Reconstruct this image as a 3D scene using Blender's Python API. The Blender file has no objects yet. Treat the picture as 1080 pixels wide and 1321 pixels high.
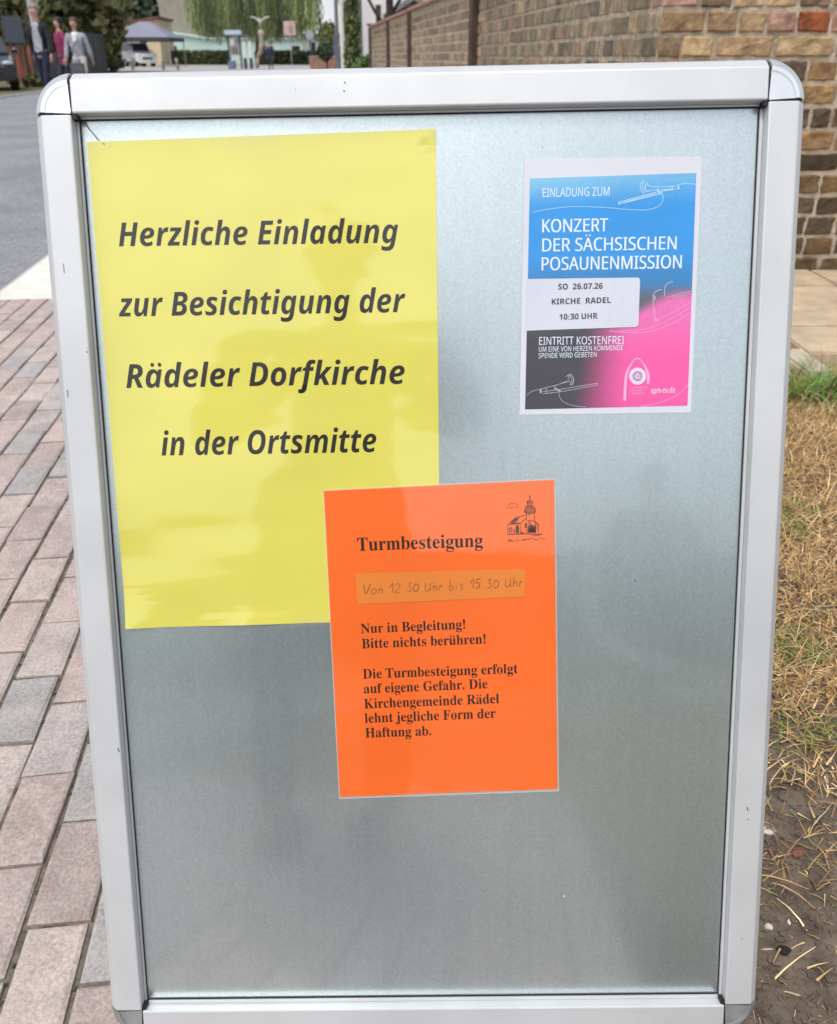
import bpy, bmesh, math, random
from mathutils import Vector, Matrix, noise
from mathutils.geometry import tessellate_polygon

R = math.radians
S = bpy.context.scene
COL = S.collection
random.seed(7)

# ------------------------------------------------------------------ camera
F_PX, CX, CY, HORIZON = 1080.0, 540.0, 660.5, 72.0
PITCH = math.atan((CY - HORIZON) / F_PX)
CAM_RIGHT = Vector((1, 0, 0))
CAM_UP = Vector((0, math.sin(PITCH), math.cos(PITCH)))
CAM_FWD = Vector((0, math.cos(PITCH), -math.sin(PITCH)))

# pose of the A-board (local x right, y up the board, z out of its face), relative to the lens
_bx = Vector((.99985, .01523, .00874)).normalized()
_by = Vector((-.01645, .98659, .16241)); _by = (_by - _by.dot(_bx) * _bx).normalized()
_bz = _bx.cross(_by)
_bt = Vector((-.27693, -.49933, -.83672))
def _cam2world(v):
    return CAM_RIGHT * v.x + CAM_UP * v.y - CAM_FWD * v.z
WX, WY, WZ, WT = (_cam2world(v) for v in (_bx, _by, _bz, _bt))
BW, BH, PW = .582, .844, .033          # inner width, inner height, profile width
_low = min((WT + WX * a + WY * b - WZ * .02).z for a in (-PW, BW + PW) for b in (-PW,))
CAM_H = .012 - _low
CAM = Vector((0, 0, CAM_H))
BOARD_M = Matrix((( WX.x, WY.x, WZ.x, WT.x), (WX.y, WY.y, WZ.y, WT.y),
                  (WX.z, WY.z, WZ.z, WT.z + CAM_H), (0, 0, 0, 1)))
BOARD_I = BOARD_M.inverted()

cd = bpy.data.cameras.new('camera')
cam = bpy.data.objects.new('camera', cd); COL.objects.link(cam)
cam.location = CAM
cam.rotation_euler = (R(90) - PITCH, 0, 0)
cd.sensor_fit = 'HORIZONTAL'; cd.sensor_width = 36; cd.lens = 36 * F_PX / 1080
cd.clip_start = .02; cd.clip_end = 5000
cd.dof.use_dof = True; cd.dof.focus_distance = .88; cd.dof.aperture_fstop = 12
S.camera = cam

# ------------------------------------------------------------------ light
SUN_EL, SUN_AZ = R(63), R(-155)          # azimuth clockwise from +Y
w = bpy.data.worlds.new('World'); S.world = w; w.use_nodes = True
nt = w.node_tree; bg = nt.nodes['Background']
sky = nt.nodes.new('ShaderNodeTexSky'); sky.sky_type = 'NISHITA'; sky.sun_disc = False
sky.sun_elevation = SUN_EL; sky.sun_rotation = SUN_AZ
sky.air_density = 1.2; sky.dust_density = 4.0; sky.ozone_density = 1.0
hs = nt.nodes.new('ShaderNodeHueSaturation'); hs.inputs['Saturation'].default_value = .42
nt.links.new(sky.outputs[0], hs.inputs['Color']); nt.links.new(hs.outputs[0], bg.inputs[0])
bg.inputs[1].default_value = .15
sl = bpy.data.lights.new('sun', 'SUN'); sl.energy = .85; sl.angle = R(14); sl.color = (1, .96, .9)
so = bpy.data.objects.new('sun', sl); COL.objects.link(so)
_sd = Vector((math.sin(SUN_AZ) * math.cos(SUN_EL), math.cos(SUN_AZ) * math.cos(SUN_EL), math.sin(SUN_EL)))
so.rotation_euler = (-_sd).to_track_quat('-Z', 'Y').to_euler()
so.location = (0, 0, 30)
S.view_settings.view_transform = 'Standard'; S.view_settings.look = 'None'
S.view_settings.exposure = .35; S.view_settings.gamma = 1

# ------------------------------------------------------------------ measuring helpers
def ray(u, v):
    return CAM_FWD + CAM_RIGHT * ((u - CX) / F_PX) - CAM_UP * ((v - CY) / F_PX)
def G(u, v, z=0.0):
    d = ray(u, v); return CAM + d * ((z - CAM_H) / d.z)
def P(u, v, Y):
    d = ray(u, v); return CAM + d * (Y / d.y)
def bp(u, v, z=-.0125):
    "point of the board's back panel seen at photo position u, v -> board coordinates"
    o = BOARD_I @ CAM; d = BOARD_I.to_3x3() @ ray(u, v)
    t = (z - o.z) / d.z
    return Vector((o.x + d.x * t, o.y + d.y * t))

# ------------------------------------------------------------------ materials
def lin(r, g, b):
    f = lambda c: c / 255 / 12.92 if c / 255 <= .04045 else ((c / 255 + .055) / 1.055) ** 2.4
    return (f(r), f(g), f(b))
def mat(name, col, rough=.6, metal=0, var=.12, scale=20, bump=0, bscale=80, coat=0, crough=.05, attr=None, spec=.5, detail=4):
    m = bpy.data.materials.new(name); m.use_nodes = True
    n = m.node_tree.nodes; l = m.node_tree.links; b = n['Principled BSDF']
    b.inputs['Roughness'].default_value = rough; b.inputs['Metallic'].default_value = metal
    b.inputs['Coat Weight'].default_value = coat; b.inputs['Coat Roughness'].default_value = crough
    b.inputs['Specular IOR Level'].default_value = spec
    tc = n.new('ShaderNodeTexCoord')
    nz = n.new('ShaderNodeTexNoise'); nz.inputs['Scale'].default_value = scale; nz.inputs['Detail'].default_value = detail
    l.new(tc.outputs['Object'], nz.inputs['Vector'])
    mr = n.new('ShaderNodeMapRange'); mr.inputs['From Min'].default_value = .3; mr.inputs['From Max'].default_value = .7
    mr.inputs['To Min'].default_value = 1 - var; mr.inputs['To Max'].default_value = 1 + var
    l.new(nz.outputs['Fac'], mr.inputs['Value'])
    vm = n.new('ShaderNodeVectorMath'); vm.operation = 'SCALE'
    if attr:
        at = n.new('ShaderNodeAttribute'); at.attribute_name = attr; l.new(at.outputs['Color'], vm.inputs[0])
    else:
        vm.inputs[0].default_value = col[:3]
    l.new(mr.outputs[0], vm.inputs['Scale']); l.new(vm.outputs[0], b.inputs['Base Color'])
    if bump:
        n2 = n.new('ShaderNodeTexNoise'); n2.inputs['Scale'].default_value = bscale; n2.inputs['Detail'].default_value = 5
        l.new(tc.outputs['Object'], n2.inputs['Vector'])
        bu = n.new('ShaderNodeBump'); bu.inputs['Strength'].default_value = 1; bu.inputs['Distance'].default_value = bump
        l.new(n2.outputs['Fac'], bu.inputs['Height']); l.new(bu.outputs[0], b.inputs['Normal'])
        m['bump'] = bump
    return m

def stain(m, scale=9, lo=.58, hi=1.2):
    "broad grime patches that run across neighbouring bricks"
    n = m.node_tree.nodes; l = m.node_tree.links; b = n['Principled BSDF']; old = b.inputs['Base Color'].links[0].from_socket
    nz = n.new('ShaderNodeTexNoise'); nz.inputs['Scale'].default_value = scale; nz.inputs['Detail'].default_value = 7; nz.inputs['Roughness'].default_value = .7
    l.new(n['Texture Coordinate'].outputs['Object'], nz.inputs['Vector'])
    mr = n.new('ShaderNodeMapRange'); mr.inputs['From Min'].default_value = .34; mr.inputs['From Max'].default_value = .6; mr.inputs['To Min'].default_value = lo; mr.inputs['To Max'].default_value = hi
    l.new(nz.outputs['Fac'], mr.inputs['Value']); vm = n.new('ShaderNodeVectorMath'); vm.operation = 'SCALE'; l.new(old, vm.inputs[0]); l.new(mr.outputs[0], vm.inputs['Scale']); l.new(vm.outputs[0], b.inputs['Base Color'])
# ------------------------------------------------------------------ object helpers
def tag(o, label=None, cat=None, group=None, kind=None):
    if label: o['label'] = label
    if cat: o['category'] = cat
    if group: o['group'] = group
    if kind: o['kind'] = kind
    return o
def empty(name, loc, rz=0):
    o = bpy.data.objects.new(name, None); COL.objects.link(o)
    o.location = loc; o.rotation_euler = (0, 0, rz); o.empty_display_size = .2
    return o
def copy_tree(o, parent=None):
    c = o.copy(); COL.objects.link(c)
    if parent: c.parent = parent
    for ch in list(o.children): copy_tree(ch, c)
    return c

class MB:
    def __init__(s):
        s.bm = bmesh.new(); s.cl = s.bm.loops.layers.float_color.new('tone'); s.c = (1, 1, 1)
    def face(s, pts, col=None):
        f = s.bm.faces.new([s.bm.verts.new(p) for p in pts]); c = col or s.c
        for lp in f.loops: lp[s.cl] = (*c, 1)
        return f
    def vface(s, vs, col=None):
        f = s.bm.faces.new(vs); c = col or s.c
        for lp in f.loops: lp[s.cl] = (*c, 1)
        return f
    def box(s, a, b, M=None, col=None):
        (x0, y0, z0), (x1, y1, z1) = a, b
        c = [Vector(p) for p in ((x0,y0,z0),(x1,y0,z0),(x1,y1,z0),(x0,y1,z0),(x0,y0,z1),(x1,y0,z1),(x1,y1,z1),(x0,y1,z1))]
        if M: c = [M @ p for p in c]
        v = [s.bm.verts.new(p) for p in c]
        for q in ((0,3,2,1),(4,5,6,7),(0,1,5,4),(1,2,6,5),(2,3,7,6),(3,0,4,7)): s.vface([v[i] for i in q], col)
        return s
    def tube(s, pts, rad, seg=8, cap=True, col=None):
        pts = [Vector(p) for p in pts]
        if not isinstance(rad, (list, tuple)): rad = [rad] * len(pts)
        rings = []
        for i, p in enumerate(pts):
            d = (pts[min(i + 1, len(pts) - 1)] - pts[max(i - 1, 0)]).normalized()
            u = d.cross(Vector((0, 0, 1)) if abs(d.z) < .9 else Vector((1, 0, 0))).normalized(); v = d.cross(u)
            rings.append([s.bm.verts.new(p + (u * math.cos(2*math.pi*k/seg) + v * math.sin(2*math.pi*k/seg)) * rad[i]) for k in range(seg)])
        for a, b in zip(rings, rings[1:]):
            for k in range(seg): s.vface([a[k], a[(k+1) % seg], b[(k+1) % seg], b[k]], col)
        if cap: s.vface(rings[0][::-1], col); s.vface(rings[-1], col)
        return s
    def prism(s, outline, h0, h1, axes='xy', col=None):
        "outline in two axes, extruded along the third"
        def pt(a, b, c): return {'xy': (a, b, c), 'xz': (a, c, b), 'yz': (c, a, b)}[axes]
        lo = [s.bm.verts.new(pt(a, b, h0)) for a, b in outline]; hi = [s.bm.verts.new(pt(a, b, h1)) for a, b in outline]
        s.vface(lo[::-1], col); s.vface(hi, col)
        n = len(lo)
        for i in range(n): s.vface([lo[i], lo[(i+1) % n], hi[(i+1) % n], hi[i]], col)
        return s
    def ball(s, c, r, seg=10, ring=6, col=None):
        c = Vector(c); r = Vector(r) if isinstance(r, (tuple, list)) else Vector((r, r, r))
        top = s.bm.verts.new(c + Vector((0, 0, r.z))); bot = s.bm.verts.new(c - Vector((0, 0, r.z))); rg = []
        for i in range(1, ring):
            a = math.pi * i / ring
            rg.append([s.bm.verts.new(c + Vector((r.x*math.sin(a)*math.cos(2*math.pi*k/seg), r.y*math.sin(a)*math.sin(2*math.pi*k/seg), r.z*math.cos(a)))) for k in range(seg)])
        for k in range(seg):
            s.vface([top, rg[0][k], rg[0][(k+1) % seg]], col); s.vface([bot, rg[-1][(k+1) % seg], rg[-1][k]], col)
        for a, b in zip(rg, rg[1:]):
            for k in range(seg): s.vface([a[k], b[k], b[(k+1) % seg], a[(k+1) % seg]], col)
        return s
    def build(s, name, m, parent=None, smooth=False, bevel=0, fix=True):
        if fix: bmesh.ops.recalc_face_normals(s.bm, faces=s.bm.faces)
        if bevel:
            bmesh.ops.bevel(s.bm, geom=[e for e in s.bm.edges if len(e.link_faces) == 2 and e.calc_face_angle(0) > .5], offset=bevel, segments=2, affect='EDGES', clamp_overlap=True)
        me = bpy.data.meshes.new(name); s.bm.to_mesh(me); s.bm.free()
        o = bpy.data.objects.new(name, me); COL.objects.link(o); me.materials.append(m)
        if smooth:
            for p in me.polygons: p.use_smooth = True
        if parent: o.parent = parent
        return o
def sheet(name, pts, z, m):
    b = MB(); b.face([(p[0], p[1], z) for p in pts])
    o = b.build(name, m, fix=False); tag(o, kind='structure')
    return o
# outlines of the printed letters: advance, then contours of x, y pairs in thousandths of the type size
GLYPHS = {
 'SB': {
  'B': (659, [24,0,24,26,67,33,93,48,107,77,111,122,111,549,109,587,103,614,92,633,76,645,53,651,23,653,23,678,328,678,422,672,496,653,548,622,580,578,590,522,583,476,564,438,531,408,486,384,427,368,498,349,552,323,592,288,615,246,623,196,615,139,592,90,553,52,499,23,433,6,354,0], [271,375,280,375,328,378,365,389,392,406,410,431,420,467,424,514,418,573,401,614,382,632,356,642,322,646,294,643,280,633,273,613,271,582], [330,36,369,40,400,52,422,73,441,121,448,191,444,241,432,280,413,309,384,328,344,340,294,344,271,344,271,97,274,68,284,50,301,39]),
  'D': (738, [30,0,30,26,69,32,94,44,106,69,110,111,110,557,105,606,91,635,64,648,22,653,22,678,330,678,440,668,532,639,604,590,655,523,687,439,697,339,683,217,640,122,568,54,469,14,340,0], [331,36,391,44,439,70,476,112,501,171,517,247,522,341,514,450,492,536,454,596,400,633,332,645,301,641,282,631,274,609,271,573,271,107,274,72,282,51,300,40]),
  'F': (602, [23,0,23,26,67,34,93,50,107,79,111,125,111,558,106,603,92,630,64,645,21,653,21,678,586,678,586,476,562,476,549,532,529,574,501,605,462,626,409,638,342,642,298,640,285,635,277,627,272,614,271,593,271,368,283,368,323,372,356,383,381,403,400,430,414,468,423,516,450,516,450,176,424,176,415,229,401,270,382,299,357,318,323,329,281,333,271,333,271,120,273,88,280,64,292,46,312,35,342,29,382,26,382,0]),
  'G': (756, [399,-15,330,-10,267,5,211,29,161,62,119,104,86,153,61,209,46,272,41,341,46,408,61,469,86,524,119,573,160,614,208,648,261,673,320,688,383,693,464,684,550,656,564,651,577,649,592,652,604,660,614,673,624,693,651,693,651,458,625,458,600,515,569,564,532,604,490,635,445,654,398,660,333,647,282,609,246,544,224,455,217,339,223,243,240,163,268,101,306,55,354,28,410,19,458,24,489,41,505,68,510,106,510,190,505,229,490,254,460,266,410,271,410,295,745,295,745,271,704,266,680,254,668,230,664,191,664,43,576,11,488,-9]),
  'H': (779, [23,0,23,26,67,32,93,47,107,75,111,120,111,564,106,605,93,631,66,646,24,653,24,678,360,678,360,653,328,649,304,643,288,633,278,618,273,595,271,564,271,373,509,373,509,564,507,595,502,618,493,633,477,643,453,649,420,653,420,678,755,678,755,653,712,646,686,632,673,606,669,564,669,120,673,77,687,49,712,33,755,26,755,0,420,0,420,26,463,32,490,46,504,73,509,120,509,329,271,329,271,120,275,75,289,47,316,32,360,26,360,0]),
  'K': (760, [24,0,24,26,68,32,94,47,108,75,112,120,112,564,107,605,94,632,67,647,25,653,25,678,361,678,361,653,329,649,305,643,289,633,279,618,274,595,272,564,272,348,478,556,509,593,519,623,509,640,481,650,433,653,433,678,723,678,723,653,710,653,650,640,584,601,513,537,403,424,690,69,708,50,725,37,746,29,773,26,773,0,418,0,418,26,456,27,479,31,493,40,497,51,491,70,471,98,297,318,272,295,272,120,277,75,290,47,317,32,361,26,361,0]),
  'N': (735, [600,-16,159,521,159,117,163,73,177,46,203,32,248,26,248,0,27,0,27,26,58,29,81,35,96,45,106,62,111,85,113,117,113,578,73,626,54,645,27,653,27,678,233,678,582,251,582,562,580,594,575,617,565,632,549,643,526,649,493,653,493,678,714,678,714,653,671,647,645,633,632,605,628,561,628,-16]),
  'R': (704, [23,0,23,26,67,32,93,47,107,75,111,120,111,564,106,605,93,631,66,646,24,653,24,678,323,678,415,673,489,658,547,634,588,599,613,554,621,498,615,452,597,412,566,379,524,353,469,333,643,75,674,38,690,29,712,26,715,26,715,0,504,0,300,316,271,316,271,120,275,75,289,47,316,32,360,26,360,0], [271,348,303,348,350,352,388,364,417,385,436,414,448,452,452,500,447,551,433,591,410,619,376,636,334,642,301,639,282,629,274,609,271,574]),
  'T': (630, [137,0,137,26,183,31,212,46,227,75,232,120,232,645,222,645,173,640,131,625,97,601,71,567,53,524,43,473,16,473,16,678,611,678,611,472,586,472,573,534,548,583,511,617,462,638,400,645,392,645,392,120,397,73,412,45,440,31,488,26,488,0]),
  'a': (512, [379,-15,337,-8,310,15,298,52,250,16,198,-6,142,-13,96,-6,60,17,38,51,30,94,37,135,59,172,95,203,177,244,296,283,296,359,292,395,278,421,255,435,220,440,184,436,162,426,155,408,169,382,179,363,183,344,178,320,164,301,142,288,115,284,87,289,67,303,53,324,49,352,55,385,73,415,103,439,141,458,188,470,241,474,305,470,356,457,392,435,416,404,431,363,436,313,436,93,439,59,444,53,453,51,464,54,477,62,490,41,456,10,419,-9], [225,50,241,53,259,61,278,75,296,94,296,252,229,225,189,183,176,125,181,83,198,58]),
  'b': (537, [64,-17,64,578,62,617,55,638,39,649,12,654,12,678,206,678,206,415,241,448,282,467,329,474,379,467,423,445,459,411,486,365,503,310,509,247,502,175,481,112,447,59,402,19,366,0,328,-11,286,-15,242,-9,198,10,156,42,79,-17], [272,21,304,27,328,44,345,73,360,141,365,238,360,318,344,374,327,398,304,412,274,417,252,413,231,402,215,383,206,360,206,102,213,57,235,30]),
  'c': (437, [232,-15,178,-7,129,16,88,53,56,101,36,159,29,223,37,292,60,353,96,403,143,442,198,467,260,475,305,472,342,461,373,444,395,421,409,395,413,365,409,340,397,321,377,308,352,304,319,312,299,335,292,373,293,389,294,404,289,425,275,438,252,442,221,435,198,416,181,383,170,338,167,279,171,212,183,157,204,114,232,82,265,63,304,57,339,63,372,79,404,107,424,90,369,32,305,-3]),
  'd': (551, [208,-15,159,-7,116,16,79,52,52,99,35,156,29,219,35,291,54,354,83,405,121,443,167,466,217,474,261,468,299,449,332,417,332,597,328,623,316,641,294,650,262,654,262,678,475,678,475,112,477,81,484,61,498,48,526,41,526,16,438,8,332,-15,332,58,300,17,258,-7], [255,42,278,47,301,62,320,84,332,113,332,360,324,383,307,402,285,414,259,418,231,413,209,397,194,372,180,312,175,228,179,146,193,87,208,62,229,47]),
  'e': (448, [229,-15,174,-7,126,16,86,52,55,102,36,163,29,234,36,300,56,358,88,406,130,443,179,466,234,474,287,468,333,449,371,417,399,374,415,321,421,258,421,247,174,247,180,181,195,129,219,92,253,70,297,63,335,70,370,92,402,128,424,108,370,40,305,-1], [173,286,300,286,300,320,297,375,288,413,277,429,261,439,240,442,203,427,180,380,173,303]),
  'f': (318, [22,0,22,24,44,27,59,33,68,41,74,52,77,72,78,109,78,412,24,412,24,462,78,462,78,526,83,575,99,616,126,649,162,673,206,687,259,692,315,685,357,664,376,643,388,620,392,595,388,567,375,546,356,533,334,529,310,533,291,544,279,560,275,582,278,603,287,626,292,635,294,644,288,656,268,660,243,655,229,640,222,615,220,581,220,462,303,462,303,412,220,412,220,97,224,60,235,38,258,28,297,24,297,0]),
  'g': (487, [217,-209,158,-206,109,-197,71,-181,43,-160,27,-137,21,-111,30,-81,57,-57,102,-38,65,-15,42,13,35,45,42,80,63,110,99,138,152,164,86,200,46,251,33,316,39,360,59,399,90,430,131,454,179,469,234,474,292,469,347,453,472,453,472,399,399,399,418,369,430,337,434,303,428,262,411,225,384,195,348,172,305,158,256,153,234,154,211,155,187,151,168,141,154,125,150,106,157,88,177,77,210,73,261,73,332,70,386,60,425,43,451,19,465,-14,470,-55,463,-100,441,-137,406,-168,356,-191,293,-204], [234,185,256,189,272,199,284,217,294,257,297,314,294,371,284,411,272,428,256,439,234,442,213,439,196,428,185,411,174,371,170,314,174,257,185,217,196,199,213,189], [239,-173,324,-165,375,-140,392,-98,387,-76,371,-62,344,-54,305,-51,144,-51,118,-77,109,-108,117,-133,141,-154,181,-168]),
  'h': (567, [27,0,27,24,52,28,67,38,75,56,78,83,78,594,76,621,68,639,53,650,28,655,28,678,220,678,220,397,261,440,308,465,362,474,409,468,445,449,471,417,487,372,492,315,492,83,495,56,502,39,517,28,541,24,541,0,301,0,301,24,308,24,331,31,345,50,350,83,350,323,348,359,341,384,327,399,302,404,272,398,245,380,220,350,220,83,222,56,230,39,244,28,268,24,268,0]),
  'i': (295, [150,539,121,544,97,561,80,585,75,614,80,644,97,668,121,685,150,690,179,685,204,668,220,644,225,614,220,585,203,561,179,544], [27,0,27,24,52,29,68,38,75,55,78,83,78,375,76,406,70,424,55,433,30,437,31,462,221,462,221,83,223,56,230,39,244,29,268,24,268,0]),
  'j': (312, [158,541,129,546,105,562,88,587,83,616,89,646,105,670,129,687,158,692,188,687,212,670,229,646,234,616,229,587,212,563,188,546], [53,-209,17,-206,-16,-195,-44,-179,-65,-157,-79,-132,-83,-104,-79,-79,-67,-60,-47,-47,-22,-43,3,-47,22,-58,35,-76,39,-98,36,-114,28,-130,16,-153,24,-169,46,-174,73,-168,87,-149,93,-119,95,-80,95,372,92,404,83,424,65,434,33,438,33,462,237,462,237,-32,232,-86,215,-130,189,-165,152,-189,107,-204]),
  'l': (297, [27,0,27,24,52,29,68,38,75,55,78,83,78,592,76,620,70,639,56,650,30,654,30,678,221,678,221,83,223,56,230,39,244,29,268,24,268,0]),
  'm': (825, [27,0,27,24,52,28,67,38,75,56,78,83,78,377,76,404,68,423,53,434,28,438,28,462,218,462,218,394,258,438,303,465,353,474,412,465,453,436,477,389,519,436,567,465,622,474,668,468,704,449,730,417,745,372,750,315,750,83,752,56,760,39,774,28,798,24,798,0,562,0,562,24,586,28,600,39,608,57,610,83,610,323,608,359,601,384,587,399,562,404,534,398,507,381,483,353,483,83,485,57,493,39,507,28,530,24,530,0,297,0,297,24,321,28,335,39,343,57,345,83,345,323,343,358,336,384,322,399,297,404,267,398,241,380,218,350,218,83,220,57,227,40,241,29,264,24,264,0]),
  'n': (567, [27,0,27,24,52,28,67,38,75,56,78,83,78,377,76,404,68,423,53,434,28,438,28,462,220,462,220,398,260,440,308,466,362,474,409,468,445,449,471,417,487,372,492,315,492,83,495,56,502,39,517,28,541,24,541,0,301,0,301,24,308,24,331,31,345,50,350,83,350,323,348,359,341,384,327,399,302,404,272,398,245,380,220,350,220,83,222,56,230,39,244,28,268,24,268,0]),
  'o': (501, [251,-15,189,-7,135,17,90,55,56,105,35,163,28,229,35,296,56,356,90,405,135,443,189,466,250,474,311,466,365,443,410,406,444,357,465,298,472,229,465,161,444,102,410,53,366,16,312,-7], [251,17,276,22,296,35,311,58,319,84,324,121,327,229,323,338,309,403,295,426,275,440,251,445,225,440,205,426,191,403,178,338,174,230,178,122,183,84,191,58,206,35,226,22]),
  'r': (428, [27,0,27,24,52,29,68,38,75,55,78,83,78,375,76,406,69,425,55,433,30,437,31,462,217,462,217,375,245,417,279,449,313,468,347,474,384,469,410,453,426,428,431,396,427,370,414,349,394,336,369,331,346,334,331,344,308,372,296,383,281,387,261,380,241,360,227,327,222,286,222,83,226,55,237,38,258,28,294,24,294,0]),
  's': (429, [225,-15,181,-9,129,9,109,13,89,6,76,-13,53,-13,53,157,79,157,99,101,129,58,154,38,181,26,209,22,242,26,266,40,281,60,286,87,280,113,262,136,232,156,159,193,113,221,81,252,62,288,55,328,60,368,73,403,97,433,128,456,165,470,210,475,247,471,296,458,307,456,317,454,332,459,343,475,363,475,363,330,340,330,320,378,293,413,259,434,222,441,194,437,173,426,160,408,156,386,160,364,172,346,191,330,218,315,285,282,329,255,360,226,377,189,383,141,378,96,364,58,340,27,307,4,269,-10]),
  't': (340, [184,-14,148,-11,119,-1,98,16,79,53,72,106,72,415,30,415,30,446,85,500,131,550,167,593,192,631,215,631,215,462,309,462,309,415,215,415,215,122,217,95,223,76,233,64,250,60,272,66,291,83,307,111,331,98,294,36,245,-2]),
  'u': (558, [195,-15,153,-10,121,3,97,26,81,57,71,96,68,144,68,369,66,399,59,421,43,433,17,438,17,462,211,462,211,110,214,87,225,69,241,57,263,53,292,58,318,73,340,98,340,369,337,401,329,422,312,434,282,438,282,462,482,462,482,104,485,76,493,58,509,49,536,44,536,19,446,11,340,-15,340,60,312,29,277,5,238,-10]),
 },
 'SI': {
  'B': (620, [26,0,177,714,385,714,449,710,503,698,549,678,583,648,604,607,611,555,606,509,593,469,570,435,539,407,501,386,455,372,455,368,499,350,533,321,555,281,562,233,558,182,546,138,525,101,497,69,464,44,425,25,357,6,281,0], [266,431,339,431,387,436,425,453,443,470,453,493,457,523,448,560,420,583,374,590,300,590], [201,125,289,125,339,132,378,153,396,174,407,200,411,232,406,266,389,291,361,306,322,311,241,311]),
  'D': (677, [26,0,177,714,370,714,451,706,519,683,574,645,614,591,638,525,646,444,641,358,625,280,600,209,564,147,518,96,464,55,400,24,327,6,246,0], [201,125,253,125,304,130,349,144,388,169,420,201,447,239,467,283,487,357,493,436,489,484,477,523,457,553,429,573,396,586,356,590,300,590]),
  'E': (542, [26,0,177,714,576,714,550,590,300,590,267,433,500,433,473,309,240,309,201,125,451,125,425,0]),
  'H': (700, [26,0,177,714,326,714,267,434,497,434,556,714,705,714,554,0,405,0,470,308,240,308,175,0]),
  'O': (730, [325,-10,245,-2,179,23,128,65,90,120,68,185,60,262,66,346,83,428,111,506,152,577,185,619,225,655,270,685,320,707,376,721,438,725,518,717,583,693,634,652,670,598,692,533,699,458,694,372,677,288,649,208,610,137,576,95,538,59,494,30,443,8,387,-6], [336,117,374,122,409,135,442,159,485,209,519,276,540,359,547,454,544,495,533,530,516,560,493,581,463,595,426,599,382,592,341,573,304,541,273,499,247,449,228,392,216,329,212,262,216,218,227,182,245,154,270,133,300,121]),
  'R': (609, [26,0,177,714,352,714,418,709,475,694,522,668,556,631,577,581,584,518,579,465,564,419,539,380,507,347,470,322,427,303,554,0,392,0,291,274,233,274,175,0], [259,397,297,397,354,404,397,425,416,447,428,475,432,510,421,554,389,581,336,590,300,590]),
  'a': (594, [198,-10,160,-5,124,10,91,35,66,73,50,123,44,188,48,255,62,320,84,382,113,439,149,487,193,524,242,548,297,556,344,551,382,534,410,509,432,476,436,476,464,546,577,546,461,0,351,0,358,71,354,71,323,38,288,13,246,-4], [256,109,285,115,312,133,336,161,357,195,372,234,383,275,388,314,390,357,386,389,372,415,351,431,322,437,296,432,272,416,250,391,231,359,215,322,203,281,196,238,193,195,200,147,221,119]),
  'c': (483, [247,-10,193,-5,145,11,103,37,71,75,51,126,44,191,49,263,63,331,86,392,119,447,160,493,210,527,268,549,333,556,379,554,421,547,458,536,493,521,448,409,397,429,369,435,339,437,310,433,283,422,260,403,231,363,210,315,197,260,193,203,199,163,215,133,242,115,277,109,313,112,346,121,411,149,411,29,376,13,338,1,295,-7]),
  'd': (594, [198,-10,160,-5,124,10,91,35,66,73,50,123,44,189,48,255,62,321,84,383,113,439,149,487,193,524,242,548,297,556,341,550,374,533,400,507,421,476,425,476,427,498,431,541,438,585,475,760,622,760,461,0,349,0,358,71,354,71,323,38,288,13,247,-4], [260,109,292,116,320,136,342,165,360,202,373,241,383,282,388,319,390,351,385,386,372,414,351,431,322,437,296,432,272,416,250,391,231,359,215,322,203,281,196,238,193,195,200,147,223,119]),
  'e': (557, [260,-10,200,-4,148,13,104,43,71,83,51,136,44,201,49,269,64,334,88,394,122,447,165,492,217,527,279,549,349,556,405,551,451,537,487,514,512,483,527,448,532,407,523,353,498,307,455,269,394,240,315,223,218,217,193,217,192,207,192,197,198,158,218,127,248,108,289,101,330,104,367,111,405,124,450,143,450,32,407,14,363,1,315,-7], [209,316,231,316,304,323,354,343,374,361,387,382,391,404,385,430,368,445,340,450,313,446,286,433,261,413,239,386,221,354]),
  'f': (373, [-22,-240,-69,-237,-107,-228,-107,-110,-78,-118,-51,-120,-23,-115,2,-100,21,-74,33,-37,133,434,53,434,68,505,157,546,166,587,184,646,208,693,238,726,274,747,317,761,367,765,400,763,430,759,482,741,443,632,414,643,378,647,353,642,333,628,319,605,310,576,304,546,411,546,387,434,280,434,175,-59,162,-107,142,-150,115,-187,80,-216,34,-234]),
  'g': (594, [191,-240,135,-238,90,-231,51,-219,13,-205,13,-77,52,-95,94,-108,137,-116,183,-119,229,-113,267,-96,294,-65,312,-22,316,-7,331,43,340,73,336,73,308,41,276,15,238,-4,191,-10,153,-5,119,11,88,38,65,76,49,125,44,188,48,255,62,320,84,382,113,439,149,487,192,524,241,548,294,556,341,551,378,535,406,509,432,476,436,476,464,546,577,546,458,-13,435,-90,403,-149,361,-191,312,-219,255,-235], [262,109,291,115,317,133,338,159,357,193,371,231,382,272,388,313,390,351,385,386,372,414,351,431,323,437,296,432,272,416,250,391,231,359,215,322,203,281,196,238,193,195,198,157,212,131,233,114]),
  'h': (604, [18,0,179,760,326,760,298,628,282,564,266,506,255,473,259,473,291,507,326,534,366,550,412,556,455,551,491,537,518,514,537,482,549,444,553,399,550,359,542,311,477,0,330,0,397,319,403,351,405,377,399,410,381,430,352,437,321,430,292,409,267,375,246,332,228,282,213,226,165,0]),
  'i': (297, [231,614,202,617,179,628,162,646,157,674,163,711,181,738,209,755,246,760,273,757,297,747,314,729,319,701,314,666,298,638,270,620], [18,0,134,546,281,546,165,0]),
  'k': (568, [18,0,179,760,326,760,254,421,239,364,224,314,228,314,449,546,617,546,374,300,513,0,349,0,260,205,201,170,165,0]),
  'l': (297, [18,0,179,760,326,760,165,0]),
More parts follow.
